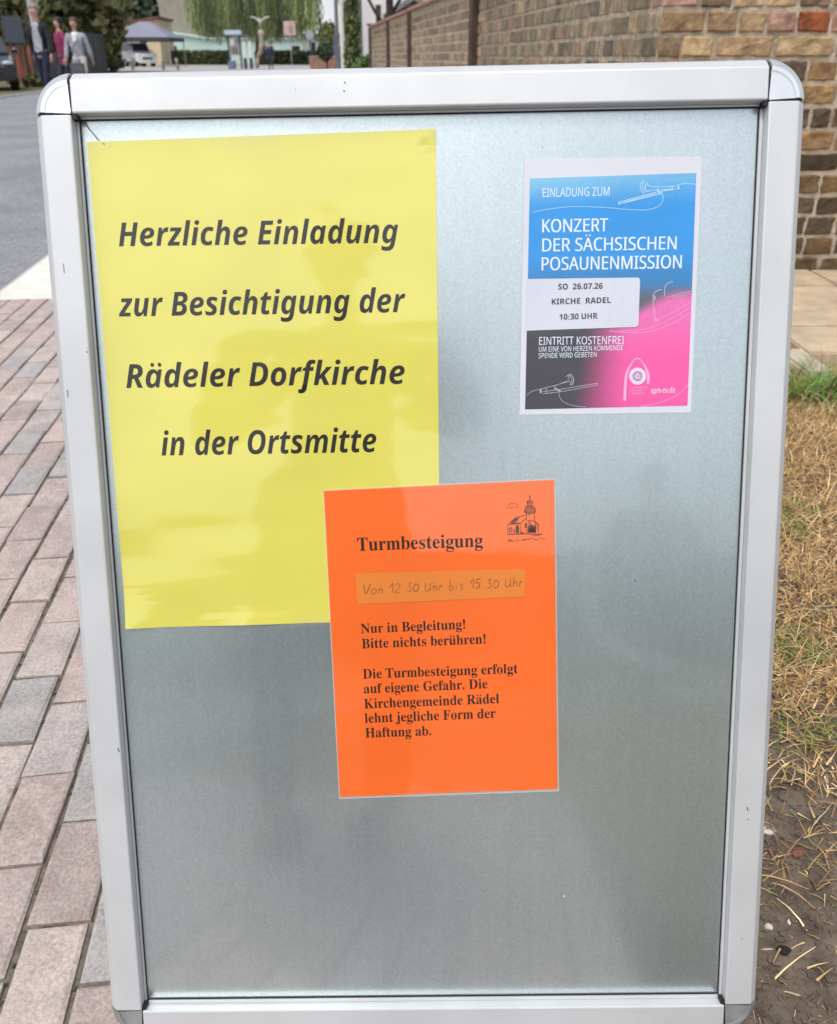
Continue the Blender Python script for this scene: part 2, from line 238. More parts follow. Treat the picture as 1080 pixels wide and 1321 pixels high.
  'm': (905, [18,0,134,546,246,546,236,445,240,445,274,490,314,525,359,548,412,556,462,549,499,527,525,491,540,445,544,445,578,490,618,525,665,548,718,556,760,551,794,537,820,514,839,482,850,444,854,399,851,359,843,311,778,0,631,0,698,319,704,351,706,377,701,410,685,430,658,437,627,430,598,409,573,376,551,334,533,283,519,227,472,0,325,0,392,319,398,351,400,377,395,410,379,430,352,437,321,430,292,409,267,375,246,332,228,282,213,226,165,0]),
  'n': (604, [18,0,134,546,246,546,236,445,240,445,274,490,314,525,359,548,412,556,455,551,491,537,518,514,537,482,549,444,553,399,550,359,542,311,477,0,330,0,397,319,403,351,405,377,399,410,381,430,352,437,321,430,292,409,267,375,246,332,228,282,213,226,165,0]),
  'o': (585, [253,-10,195,-4,145,16,102,46,71,88,51,140,44,200,49,270,62,337,85,397,116,451,157,495,207,528,266,549,334,556,393,550,443,531,485,499,516,456,535,403,541,340,537,273,524,208,502,149,472,96,431,52,382,19,322,-3], [265,110,303,118,335,143,360,181,378,229,389,283,393,340,389,378,378,409,356,429,323,436,292,430,265,414,242,388,224,355,210,318,200,278,194,238,192,200,200,150,224,120]),
  'r': (421, [18,0,134,546,246,546,236,445,241,445,276,491,316,527,361,549,411,556,437,555,458,551,426,409,405,415,377,417,342,412,309,398,279,374,252,340,232,297,217,244,165,0]),
  's': (473, [175,-10,126,-8,84,-3,46,7,11,22,11,143,49,124,87,111,127,102,167,99,200,103,229,114,249,132,256,158,252,177,240,194,215,213,174,238,129,268,96,299,75,335,68,382,74,434,93,477,124,512,165,536,216,551,276,556,322,553,367,546,411,531,453,510,405,405,375,421,344,434,311,443,279,446,256,443,236,435,222,420,217,400,221,382,233,367,255,350,291,330,337,303,373,271,391,245,401,215,405,180,398,122,377,75,343,38,296,11,240,-5]),
  't': (410, [200,-10,142,-3,97,18,75,41,62,74,58,116,64,171,120,434,46,434,60,506,156,547,220,662,315,662,291,546,429,546,405,434,267,434,211,171,208,145,211,129,220,118,234,111,251,109,290,114,330,126,330,16,305,6,274,-3,239,-8]),
  'u': (604, [193,-10,150,-5,115,9,89,33,69,64,58,102,54,147,57,194,66,251,128,546,275,546,208,227,202,195,200,169,206,136,224,116,253,109,285,116,314,138,338,171,360,214,378,265,392,320,440,546,587,546,471,0,359,0,369,101,364,101,330,56,292,21,246,-2]),
  'z': (455, [-23,0,-6,88,275,432,81,432,106,546,472,546,451,448,175,114,389,114,365,0]),
 },
 'SR': {
  'A': (639, [0,0,279,717,360,717,638,0,545,0,459,221,176,221,91,0], [206,301,432,301,352,517,342,546,329,590,318,624,302,564,287,517]),
  'B': (650, [97,0,97,714,301,714,383,710,451,696,504,675,542,642,564,596,572,537,568,497,556,463,537,433,510,408,477,390,436,379,436,374,479,364,518,348,550,325,575,294,591,254,596,203,589,143,566,93,530,53,480,24,419,6,348,0], [187,410,319,410,374,413,416,423,445,440,464,462,475,492,479,527,474,563,461,591,438,612,384,631,305,637,187,637], [187,76,331,76,388,80,432,92,463,113,484,140,496,173,500,210,496,245,483,275,462,301,429,320,383,331,324,335,187,335]),
  'C': (632, [389,-10,320,-5,260,10,207,35,162,69,126,112,98,163,77,222,65,287,61,358,65,427,79,491,101,549,131,600,170,643,217,678,272,703,334,719,404,724,476,719,542,705,601,682,565,606,492,633,449,642,403,645,332,636,271,611,222,568,185,510,163,440,156,357,163,275,183,204,218,147,265,103,327,78,402,69,448,71,491,77,573,97,573,19,532,6,491,-3,444,-8]),
  'D': (730, [97,0,97,714,317,714,386,710,448,696,504,674,553,643,593,604,626,557,650,501,664,437,669,364,658,253,625,162,571,92,496,41,405,10,296,0], [187,77,284,77,388,88,470,122,528,179,562,259,574,361,566,448,543,518,504,571,450,607,384,630,304,637,187,637]),
  'E': (556, [97,0,97,714,496,714,496,635,187,635,187,412,478,412,478,334,187,334,187,79,496,79,496,0]),
  'F': (519, [97,0,97,714,496,714,496,635,187,635,187,382,477,382,477,303,187,303,187,0]),
  'G': (728, [403,-10,333,-5,271,10,216,35,169,68,131,111,101,162,79,220,65,285,61,357,66,428,81,493,105,551,139,602,181,644,232,679,290,704,357,719,431,724,489,721,545,713,596,700,644,682,610,604,570,620,525,633,476,642,426,645,347,636,280,611,227,568,187,510,163,440,155,357,162,277,183,207,204,166,233,132,269,105,312,84,364,72,424,68,504,73,564,85,564,297,407,297,407,377,654,377,654,27,596,11,537,-1,474,-8]),
  'H': (741, [97,0,97,714,187,714,187,412,553,412,553,714,643,714,643,0,553,0,553,333,187,333,187,0]),
  'I': (339, [40,0,40,52,124,71,124,642,40,662,40,714,298,714,298,662,214,642,214,71,298,52,298,0]),
  'K': (619, [97,0,97,714,187,714,187,362,248,430,310,498,503,714,608,714,325,403,619,0,513,0,260,341,187,277,187,0]),
  'L': (524, [97,0,97,714,187,714,187,80,499,80,499,0]),
  'M': (907, [97,0,97,714,230,714,450,129,454,129,678,714,810,714,810,0,721,0,721,439,724,542,728,625,724,625,486,0,412,0,177,626,173,626,178,543,180,433,180,0]),
  'N': (760, [97,0,97,714,201,714,582,123,586,123,584,171,581,241,579,311,579,714,663,714,663,0,558,0,176,593,172,593,177,506,180,399,180,0]),
  'O': (781, [391,-10,321,-5,260,10,207,36,162,71,125,114,97,165,77,223,65,288,61,359,65,429,77,493,97,551,125,602,162,644,207,679,260,705,322,720,392,725,460,720,520,705,572,680,617,645,654,602,683,552,703,493,716,429,720,358,716,287,703,223,683,165,654,114,617,71,572,36,519,10,459,-5], [391,68,465,77,524,102,569,146,600,204,619,274,625,358,619,442,600,512,569,570,524,612,465,638,392,646,318,638,259,612,214,570,182,512,162,442,156,358,162,274,181,204,213,146,258,102,317,77]),
  'P': (605, [97,0,97,714,286,714,371,708,439,690,490,659,526,617,547,566,554,504,547,447,528,394,506,361,476,334,439,310,392,292,335,282,269,278,187,278,187,0], [187,355,259,355,321,359,372,370,411,388,439,415,455,452,461,500,456,542,441,576,417,603,382,622,336,633,278,637,187,637]),
  'R': (622, [97,0,97,714,294,714,375,708,440,692,491,664,526,624,547,573,554,511,549,459,533,416,509,382,480,356,446,335,411,320,607,0,502,0,329,295,187,295,187,0], [187,371,294,371,347,375,389,386,421,406,443,432,457,466,461,507,456,549,442,582,419,607,386,623,343,633,289,636,187,636]),
  'S': (549, [247,-10,189,-8,136,-1,89,10,51,24,51,110,91,95,141,81,195,71,251,68,300,71,340,82,372,99,394,122,408,150,412,183,408,215,397,242,377,265,346,287,302,307,244,330,164,367,107,411,81,447,65,491,60,542,67,595,89,640,124,675,170,702,225,719,288,724,345,721,396,713,443,700,485,684,457,607,418,622,377,634,332,642,286,645,245,642,211,632,185,617,166,595,155,570,151,541,155,508,166,481,186,458,215,438,255,418,307,397,365,373,414,348,452,318,480,284,496,242,502,191,494,132,471,83,433,43,382,14,320,-4]),
  'T': (556, [233,0,233,635,10,635,10,714,545,714,545,635,323,635,323,0]),
  'U': (731, [362,-10,280,-2,213,22,160,62,121,116,98,180,90,254,90,714,180,714,180,251,185,197,201,152,227,116,263,89,310,73,367,68,426,74,473,91,508,120,532,157,546,201,551,252,551,714,640,714,640,252,633,182,610,119,587,82,556,50,519,25,474,5,422,-6]),
  'V': (600, [255,0,0,714,94,714,255,256,282,174,300,100,318,174,345,258,505,714,600,714,345,0]),
  'W': (930, [201,0,12,714,106,714,217,278,238,189,251,108,266,193,289,283,415,714,508,714,639,280,663,189,678,108,692,189,713,279,823,714,917,714,727,0,636,0,497,468,481,526,468,578,461,609,451,553,427,465,292,0]),
  'Z': (572, [38,0,38,68,414,634,50,634,50,714,523,714,523,646,147,80,533,80,533,0]),
  'd': (615, [275,-10,213,-2,159,21,115,60,82,113,62,183,55,267,62,352,82,421,116,476,160,515,214,538,276,546,332,540,378,523,413,498,442,467,448,467,445,506,442,546,442,760,530,760,530,0,459,0,446,72,442,72,414,41,378,14,332,-4], [289,63,340,68,380,84,409,110,428,146,439,193,443,250,443,266,439,328,428,379,410,420,382,449,341,467,288,473,245,467,209,448,182,417,162,375,150,324,146,265,150,206,162,156,182,116,209,87,245,69]),
  'e': (564, [313,-10,241,-2,179,21,142,45,112,76,88,114,69,158,59,208,55,264,62,346,85,415,107,454,135,486,168,512,205,531,247,542,292,546,356,539,411,516,454,480,487,432,506,372,513,304,513,251,146,251,152,195,168,149,193,113,226,86,268,70,317,65,365,67,408,75,448,86,489,102,489,25,448,9,408,-2,364,-8], [148,321,421,321,413,383,389,432,364,455,332,469,291,474,252,470,219,456,192,434,170,403,156,366]),
  'm': (935, [85,0,85,536,156,536,169,463,174,463,203,500,242,525,285,541,332,546,406,536,461,506,496,456,501,456,533,496,575,524,622,540,673,546,729,541,774,525,809,500,834,462,849,412,854,349,854,0,767,0,767,345,763,391,750,426,728,452,697,467,658,472,611,467,574,452,547,427,528,392,517,349,513,296,513,0,426,0,426,345,422,391,408,426,386,452,356,467,316,472,268,466,230,450,204,422,187,384,176,336,173,278,173,0]),
  'p': (615, [85,-240,85,536,157,536,169,463,173,463,201,495,236,522,282,540,340,546,402,538,455,515,500,477,533,423,553,354,560,269,553,185,533,116,500,61,455,22,401,-2,339,-10,282,-4,237,14,200,39,173,68,167,68,171,25,173,-20,173,-240], [326,63,371,70,407,90,434,122,454,164,465,213,469,270,465,327,453,376,434,417,406,448,369,466,324,472,275,467,236,452,209,426,190,390,178,343,173,286,173,269,177,208,187,157,206,117,233,87,274,69]),
  's': (479, [220,-10,168,-8,124,-1,85,10,52,24,52,104,87,89,130,75,175,64,222,61,280,66,319,83,341,108,349,140,346,159,338,176,323,192,299,208,264,225,217,244,169,264,128,284,95,306,71,332,56,364,51,404,57,446,76,481,107,509,147,530,196,542,252,546,299,544,344,537,385,525,423,510,393,440,322,464,285,472,246,474,198,470,164,457,142,436,135,409,138,389,148,372,165,356,192,342,273,307,320,288,360,268,392,246,415,220,429,187,434,148,428,100,408,61,376,30,333,8,281,-6]),
  'v': (508, [203,0,0,536,94,536,208,220,225,171,241,120,251,78,255,78,267,120,284,172,300,220,414,536,508,536,304,0]),
 },
 'SS': {
  '0': (572, [285,-10,207,1,144,33,96,88,63,161,43,251,36,357,42,465,60,555,79,605,106,647,139,681,180,705,228,720,285,725,363,714,426,682,474,628,508,555,528,464,535,357,529,250,511,160,491,110,465,68,432,34,391,10,342,-5], [285,112,319,119,345,139,363,173,380,250,385,357,379,464,363,541,345,575,319,596,285,603,251,596,225,575,207,541,191,464,186,357,191,250,207,174,225,139,251,119]),
  '1': (572, [262,0,262,413,264,481,266,555,245,534,214,506,132,440,59,531,289,714,413,714,413,0]),
  '2': (572, [40,0,40,105,219,286,307,379,335,414,354,447,365,479,369,513,363,551,346,577,318,593,282,598,242,593,202,579,162,556,120,525,38,622,104,672,141,693,184,710,234,720,293,724,358,718,414,699,458,669,492,630,512,583,519,531,513,475,496,424,467,375,428,327,320,220,228,134,228,127,539,127,539,0]),
  '3': (572, [244,-10,170,-6,101,7,38,29,38,157,85,137,135,122,183,113,228,110,277,113,314,122,342,138,360,159,370,186,374,217,370,245,359,268,338,286,307,299,262,306,202,309,148,309,148,425,203,425,261,428,304,438,333,452,351,472,360,495,363,521,357,555,340,581,308,597,261,602,213,598,173,585,109,550,39,654,85,682,138,704,199,719,272,724,340,719,398,704,447,680,482,646,504,604,511,554,506,508,491,469,467,436,417,399,357,376,357,373,410,363,453,345,488,321,512,290,527,252,532,208,524,149,502,97,478,66,446,40,408,19,335,-3]),
  '6': (572, [296,-10,227,-2,164,24,127,50,96,84,70,127,51,177,39,236,35,303,37,364,44,425,56,483,76,539,102,589,139,634,184,671,242,699,311,716,393,722,442,721,489,715,489,594,448,602,403,604,324,597,266,576,236,555,214,529,197,498,181,443,174,381,180,381,204,413,238,440,281,458,335,464,393,457,443,438,484,405,515,360,533,305,539,238,532,166,510,106,474,56,425,19,366,-3], [293,111,333,119,365,142,381,166,390,197,393,236,387,283,369,318,350,335,326,345,296,348,265,344,238,334,216,317,199,296,188,273,185,249,188,216,197,185,212,156,234,132,261,116]),
  '7': (572, [111,0,379,587,27,587,27,714,539,714,539,619,269,0]),
  'A': (690, [0,0,252,717,437,717,690,0,527,0,475,170,215,170,163,0], [253,297,439,297,386,463,374,506,358,559,345,606,332,557,316,501,304,463]),
  'C': (637, [379,-10,310,-5,249,10,198,36,154,70,119,113,92,164,73,222,62,286,58,356,62,425,75,489,97,547,127,598,165,642,211,677,264,703,325,719,393,724,446,721,500,711,552,695,602,674,553,551,473,584,432,595,393,598,340,591,295,569,260,533,234,484,219,425,214,355,219,285,233,226,257,179,291,144,336,123,393,116,437,119,481,126,575,154,575,27,528,10,482,-1,433,-8]),
  'D': (740, [90,0,90,714,314,714,385,710,450,696,509,674,559,643,602,604,637,557,662,501,677,437,682,364,671,253,636,162,580,92,502,41,406,10,292,0], [241,125,306,125,385,134,446,163,490,210,516,275,525,360,519,432,502,490,473,535,433,565,383,584,322,590,241,590]),
  'E': (560, [90,0,90,714,501,714,501,590,241,590,241,433,483,433,483,309,241,309,241,125,501,125,501,0]),
  'H': (765, [90,0,90,714,241,714,241,434,524,434,524,714,675,714,675,0,524,0,524,308,241,308,241,0]),
  'I': (389, [32,0,32,86,119,126,119,588,32,628,32,714,357,714,357,628,270,588,270,126,357,86,357,0]),
  'K': (664, [90,0,90,714,241,714,241,387,270,430,301,471,494,714,662,714,413,398,664,0,492,0,305,301,241,255,241,0]),
  'L': (565, [90,0,90,714,241,714,241,125,531,125,531,0]),
  'O': (796, [398,-10,325,-5,261,10,207,36,161,71,123,114,95,165,74,223,62,288,58,359,62,430,74,494,95,552,123,603,160,645,207,680,261,705,326,720,399,725,472,720,535,705,590,680,636,645,673,602,702,552,722,493,734,429,738,358,734,287,722,223,702,165,673,114,636,71,590,36,535,10,471,-5], [398,117,457,124,503,146,537,182,560,230,574,289,579,358,574,428,560,487,537,535,503,571,457,592,399,599,341,592,295,571,260,535,236,487,222,428,217,358,222,289,236,230,260,182,294,146,340,124]),
  'R': (660, [90,0,90,714,298,714,387,708,459,690,514,661,552,620,575,566,583,500,578,454,565,415,543,381,516,353,484,329,450,311,660,0,492,0,322,274,241,274,241,0], [241,397,290,397,354,403,398,422,416,441,426,466,430,496,426,527,415,551,396,569,351,585,287,590,241,590]),
  'S': (551, [248,-10,175,-5,108,9,46,33,46,174,152,134,206,120,260,115,308,120,340,137,357,161,363,191,359,216,345,238,323,256,278,282,224,308,170,336,142,354,115,377,90,405,71,437,58,475,54,521,61,580,83,630,119,671,168,700,227,718,296,724,351,721,403,711,454,695,508,674,459,556,371,587,331,595,291,598,253,593,225,578,208,555,202,526,206,502,217,482,236,466,278,441,337,412,388,386,431,359,465,328,490,292,506,250,511,198,503,139,481,88,443,47,390,15,326,-4]),
  'U': (756, [375,-10,288,-2,216,22,159,62,118,116,93,180,85,254,85,714,236,714,236,277,240,224,252,183,272,153,300,133,336,121,379,117,424,121,460,134,487,156,505,187,516,228,520,278,520,714,671,714,671,252,663,182,639,119,613,82,581,50,541,25,493,5,438,-6]),
 },
}
# ------------------------------------------------------------------ lettering
_gc = {}
def circ(x, y, r, n=10): return [(x + r*math.cos(2*math.pi*k/n), y + r*math.sin(2*math.pi*k/n)) for k in range(n)]
def glyph(font, ch):
    "-> advance, list of groups of contours (each group is filled on its own)"
    if (font, ch) in _gc: return _gc[font, ch]
    bold = font in ('SB', 'SS', 'SI'); r = .075 if bold else .05
    if ch == ' ': g = (.27, [])
    elif ch == '.': g = (.25, [[circ(.12, r, r)]])
    elif ch == ':': g = (.3, [[circ(.13, r, r)], [circ(.13, .4, r)]])
    elif ch == '-': g = (.32, [[[(.04, .2), (.28, .2), (.28, .28), (.04, .28)]]])
    elif ch == '!': g = (.33, [[circ(.16, .075, .078)], [[(.13, .2), (.19, .2), (.245, .62), (.21, .69), (.11, .69), (.075, .62)]]])
    elif ch in 'äüÄ':
        a, gr = glyph(font, {'ä': 'a', 'ü': 'u', 'Ä': 'A'}[ch])
        xs = [x for q in gr for c in q for x, y in c]; cx = (min(xs) + max(xs)) / 2; top = max(y for q in gr for c in q for x, y in c)
        sl = .09 if font == 'SI' else 0; dr = .062 if bold else .045
        g = (a, gr + [[circ(cx - .115 + sl, top + .13, dr)], [circ(cx + .115 + sl, top + .13, dr)]])
    else:
        p = GLYPHS[font][ch]; cs = []
        for c in p[1:]: cs.append([(c[i] / 1000, c[i+1] / 1000) for i in range(0, len(c), 2)])
        def inside(p_, poly):
            k_ = False
            for (xa, ya), (xb, yb) in zip(poly, poly[1:] + poly[:1]):
                if (ya > p_[1]) != (yb > p_[1]) and p_[0] < (xb - xa) * (p_[1] - ya) / (yb - ya) + xa: k_ = not k_
            return k_
        own = [c for c in cs if not any(inside(c[0], q) for q in cs if q is not c)]
        gr = [[c] + [q for q in cs if q is not c and inside(q[0], c)] for c in own]
        if font == 'SI' and ch == 'f': gr = gr + [[[(.035, .02), (.165, .02), (.125, -.14), (.07, -.225), (-.03, -.24), (-.1, -.225), (-.085, -.13), (-.02, -.14), (.005, -.11)]]]
        g = (p[0] / 1000, gr)
    _gc[font, ch] = g
    return g
CAP = {'SB': .676, 'SI': .714, 'SR': .714, 'SS': .714}
def text(parent, m, font, s, a, b, cap, z, track=0, col=(1, 1, 1), copies=1):
    mb = MB()
    for k_ in range(copies): _text(mb, font, s, (a[0] + k_ * .5, a[1]), (b[0] + k_ * .5, b[1]), cap, z + k_ * .00004, track, col)
    return mb.build('text_line', m, parent, fix=False)
def _text(mb, font, s, a, b, cap, z, track=0, col=None):
    "one printed line from photo point a to b, cap height in photo pixels"
    p0, p1 = bp(*a), bp(*b); W = (p1 - p0).length; e = (p1 - p0) / W; n = Vector((-e.y, e.x))
    sy = (bp(a[0], a[1] - cap) - p0).length / CAP[font]
    x = 0; items = []
    for ch in s:
        adv, gr = glyph(font, ch)
        for g in gr: items.append((x, g))
        x += adv + track
    xs = [x0 + q[0] for x0, g in items for c in g for q in c]; lo, hi = min(xs), max(xs); sx = W / (hi - lo)
    for x0, g in items:
        flat = [q for c in g for q in c]
        vs = [mb.bm.verts.new((*(p0 + e * ((x0 + q[0] - lo) * sx) + n * (q[1] * sy)), z)) for q in flat]
        for t in tessellate_polygon([[Vector((q[0], q[1], 0)) for q in c] for c in g]):
            try: f = mb.vface([vs[i] for i in t], col)
            except ValueError: pass
def stroke(mb, pts, wid, z, col=None, closed=False):
    "thin drawn line through board points"
    pts = [Vector(p) for p in pts]
    if closed: pts = pts + [pts[0]]
    L = []
    for i, p in enumerate(pts):
        d = pts[min(i + 1, len(pts) - 1)] - pts[max(i - 1, 0)]
        if d.length < 1e-9: d = Vector((1, 0))
        d.normalize(); n = Vector((-d.y, d.x)) * wid / 2
        L.append((mb.bm.verts.new((*(p - n), z)), mb.bm.verts.new((*(p + n), z))))
    for q, r in zip(L, L[1:]): mb.vface([q[0], r[0], r[1], q[1]], col)
def curve(pts, n=6):
    "smooth line through control points (Catmull-Rom)"
    P_ = [Vector(p) for p in pts]; out = []
    for i in range(len(P_) - 1):
        a, b, c, d = P_[max(i-1, 0)], P_[i], P_[i+1], P_[min(i+2, len(P_)-1)]
        for k in range(n):
            t = k / n; out.append(.5*((2*b) + (c-a)*t + (2*a-5*b+4*c-d)*t*t + (3*b-a-3*c+d)*t**3))
    return out + [P_[-1]]

# ------------------------------------------------------------------ the A-board
def panel_material():
    m = bpy.data.materials.new('galvanised_sheet'); m.use_nodes = True
    n = m.node_tree.nodes; l = m.node_tree.links; b = n['Principled BSDF']
    b.inputs['Metallic'].default_value = .82; b.inputs['Coat Weight'].default_value = 1
    b.inputs['Coat Roughness'].default_value = .06; b.inputs['Coat IOR'].default_value = 1.65
    tc = n.new('ShaderNodeTexCoord')
    v = n.new('ShaderNodeTexVoronoi'); v.inputs['Scale'].default_value = 620; l.new(tc.outputs['Object'], v.inputs['Vector'])
    n1 = n.new('ShaderNodeTexNoise'); n1.inputs['Scale'].default_value = 380; n1.inputs['Detail'].default_value = 6; l.new(tc.outputs['Object'], n1.inputs['Vector'])
    mp = n.new('ShaderNodeMapping'); mp.inputs['Scale'].default_value = (60, 2.5, 1); l.new(tc.outputs['Object'], mp.inputs['Vector'])
    n2 = n.new('ShaderNodeTexNoise'); n2.inputs['Scale'].default_value = 2; n2.inputs['Detail'].default_value = 5; l.new(mp.outputs[0], n2.inputs['Vector'])
    n3 = n.new('ShaderNodeTexNoise'); n3.inputs['Scale'].default_value = 7; n3.inputs['Detail'].default_value = 6; l.new(tc.outputs['Object'], n3.inputs['Vector'])
    def mix(a, bb, f):
        q = n.new('ShaderNodeMath'); q.operation = 'MULTIPLY_ADD'; l.new(a, q.inputs[0]); q.inputs[1].default_value = f
        if isinstance(bb, float): q.inputs[2].default_value = bb
        else: l.new(bb, q.inputs[2])
        return q.outputs[0]
    sep = n.new('ShaderNodeSeparateColor'); l.new(v.outputs['Color'], sep.inputs[0])
    k = mix(sep.outputs[0], .68, .12); k = mix(n1.outputs['Fac'], k, .16); k = mix(n2.outputs['Fac'], k, .10); k = mix(n3.outputs['Fac'], k, .08)
    vm = n.new('ShaderNodeVectorMath'); vm.operation = 'SCALE'; vm.inputs[0].default_value = (.60, .695, .71)
    l.new(k, vm.inputs['Scale'])
    # dust specks
    v2 = n.new('ShaderNodeTexVoronoi'); v2.inputs['Scale'].default_value = 38; l.new(tc.outputs['Object'], v2.inputs['Vector'])
    cr = n.new('ShaderNodeMapRange'); cr.inputs['From Min'].default_value = .035; cr.inputs['From Max'].default_value = .02
    l.new(v2.outputs['Distance'], cr.inputs['Value'])
    s2 = n.new('ShaderNodeSeparateColor'); l.new(v2.outputs['Color'], s2.inputs[0])
    gt = n.new('ShaderNodeMath'); gt.operation = 'GREATER_THAN'; gt.inputs[1].default_value = .82; l.new(s2.outputs[1], gt.inputs[0])
    mu = n.new('ShaderNodeMath'); mu.operation = 'MULTIPLY'; l.new(gt.outputs[0], mu.inputs[0]); l.new(cr.outputs[0], mu.inputs[1])
    mx = n.new('ShaderNodeMix'); mx.data_type = 'RGBA'; l.new(mu.outputs[0], mx.inputs['Factor']); l.new(vm.outputs[0], mx.inputs[6]); mx.inputs[7].default_value = (.9, .9, .88, 1)
    l.new(mx.outputs[2], b.inputs['Base Color'])
    rr = mix(n3.outputs['Fac'], .25, .08)
    n4 = n.new('ShaderNodeTexNoise'); n4.inputs['Scale'].default_value = 4.5; n4.inputs['Detail'].default_value = 9; n4.inputs['Roughness'].default_value = .62; n4.inputs['Distortion'].default_value = .8; l.new(tc.outputs['Object'], n4.inputs['Vector'])
    m4 = n.new('ShaderNodeMapRange'); m4.inputs['From Min'].default_value = .55; m4.inputs['From Max'].default_value = .68; m4.inputs['To Max'].default_value = .07; l.new(n4.outputs['Fac'], m4.inputs['Value'])
    ad = n.new('ShaderNodeMath'); ad.operation = 'ADD'; l.new(rr, ad.inputs[0]); l.new(m4.outputs[0], ad.inputs[1]); l.new(ad.outputs[0], b.inputs['Roughness'])
    mc = n.new('ShaderNodeMapRange'); mc.inputs['From Min'].default_value = .5; mc.inputs['From Max'].default_value = .7; mc.inputs['To Min'].default_value = .06; mc.inputs['To Max'].default_value = .16; l.new(n4.outputs['Fac'], mc.inputs['Value']); l.new(mc.outputs[0], b.inputs['Coat Roughness'])
    bu = n.new('ShaderNodeBump'); bu.inputs['Distance'].default_value = .00004; l.new(n1.outputs['Fac'], bu.inputs['Height']); l.new(bu.outputs[0], b.inputs['Normal'])
    return m
M_panel = panel_material()
M_alu = mat('satin_aluminium', (.62, .64, .655), rough=.45, metal=.3, var=.07, scale=9, bump=.0002, bscale=35)
M_cap = mat('chromed_plastic_corner', (.78, .80, .82), rough=.22, metal=.7, var=.06, scale=30)
M_cap_shaded = mat('shaded_grey_corner', (.30, .31, .31), rough=.45, metal=.3, var=.2, scale=40)  # bottom caps: their shadow is put into a darker grey
M_black = mat('black_rubber_gap', (.012, .012, .013), rough=.7, var=.1)

PROF = [(0, -.0135), (0, -.0012), (.0004, -.0004), (.0012, 0), (.0205, 0), (.0216, -.0003), (.0262, -.0056), (.0279, -.0092), (.0285, -.014), (.0285, -.023), (.002, -.023)]
def rail(axis, a, b, side):
    "profile swept along one edge of the board; side = which edge"
    mb = MB(); rings = []; ws = 1.21 if side == 'top' else 1.17
    for t in (a, a + .0006, b - .0006, b):
        k = .97 if t in (a, b) else 1.0
        ring = []
        for s_, z in PROF:
            s2 = (.0142 + (s_ - .0142) * k) * ws; z2 = -.0115 + (z + .0115) * k
            if side == 'left': p = (-s2, t, z2)
            if side == 'right': p = (BW + s2, t, z2)
            if side == 'bottom': p = (t, -s2, z2)
            if side == 'top': p = (t, BH + s2, z2)
            ring.append(mb.bm.verts.new(p))
        rings.append(ring)
    n = len(PROF)
    for p, q in zip(rings, rings[1:]):
        for i in range(n): mb.vface([p[i], p[(i+1) % n], q[(i+1) % n], q[i]])
    mb.vface(rings[0]); mb.vface(rings[-1][::-1])
    return mb
PROFC = [(0, -.0135), (0, -.0014), (.0005, -.0008), (.0168, -.0008), (.0173, -.0016), (.0182, -.0016), (.0187, -.0003), (.0212, -.0002), (.0262, -.0056), (.0279, -.0092), (.0285, -.014), (.0285, -.023), (.002, -.023)]
def corner(cx, cy, a0, PF=None, pad=3.0):
    PF = PF or PROFC; mb = MB(); rings = []; n = len(PF)
    for k in range(19):
        a = a0 + R(pad) + (R(90 - 2 * pad)) * k / 18
        ky = 1.21 if cy > 0 else 1.17
        rings.append([mb.bm.verts.new((cx + (s_ + .0004) * 1.17 * math.cos(a), cy + (s_ + .0004) * ky * math.sin(a), z)) for s_, z in PF])
    for p, q in zip(rings, rings[1:]):
        for i in range(n): mb.vface([p[i], p[(i+1) % n], q[(i+1) % n], q[i]])
    mb.vface(rings[0]); mb.vface(rings[-1][::-1])
    return mb
board = empty('sign_board', (0, 0, 0)); board.matrix_world = BOARD_M
tag(board, 'silver aluminium A-board with galvanised panel carrying three paper notices on the pavement', 'A-board')
g_ = .0012
rail('y', g_, BH - g_, 'left').build('side_rail', M_alu, board)
rail('y', g_, BH - g_, 'right').build('side_rail', M_alu, board)
rail('x', g_, BW - g_, 'top').build('top_rail', M_alu, board)
rail('x', g_, BW - g_, 'bottom').build('bottom_rail', M_alu, board)
for cx, cy, a0, m_ in ((0, BH, R(90), M_cap), (BW, BH, 0, M_cap), (0, 0, R(180), M_cap_shaded), (BW, 0, R(270), M_cap_shaded)):
    corner(cx, cy, a0).build('corner_cap', m_, board, smooth=False)
    # dark rubber core showing in the joints
for cx, cy, a0 in ((0, BH, R(90)), (BW, BH, 0), (0, 0, R(180)), (BW, 0, R(270))):
    sx = -1 if cx == 0 else 1; sy = -1 if cy == 0 else 1
    gap = corner(cx, cy, a0, [(.0008 + s_ * .935, z * .955 - .0022) for s_, z in PROF], -1.2)
    gap.box((cx - .004 if sx > 0 else cx, cy - .004 if sy > 0 else cy, -.0125), (cx if sx > 0 else cx + .004, cy if sy > 0 else cy + .004, -.002))
    gap.build('joint_core', M_black, board)
pb = MB(); pb.box((-.001, -.001, -.0165), (BW + .001, BH + .001, -.0135)); pb.build('back_panel', M_panel, board)
# inner lip and the black seam round the panel
lip = MB()
for a, b in (((0.0003, 0.002, 0), (.0022, BH - .002, 0)), ((BW - .0030, 0.002, 0), (BW - .0003, BH - .002, 0)), ((.002, .0003, 0), (BW - .002, .0030, 0)), ((.002, BH - .0018, 0), (BW - .002, BH - .0003, 0))):
    lip.box((a[0], a[1], -.0134), (b[0], b[1], -.0105))
lip.build('inner_lip', M_alu, board)
seam = MB()
for a, b in (((.0023, .003), (.0029, BH - .002)), ((BW - .0038, .003), (BW - .0031, BH - .002)), ((.0033, .0031), (BW - .0042, .0038)), ((.0033, BH - .0027), (BW - .0042, BH - .0019))):
    seam.box((a[0], a[1], -.0134), (b[0], b[1], -.0122))
seam.build('panel_seam', M_black, board)
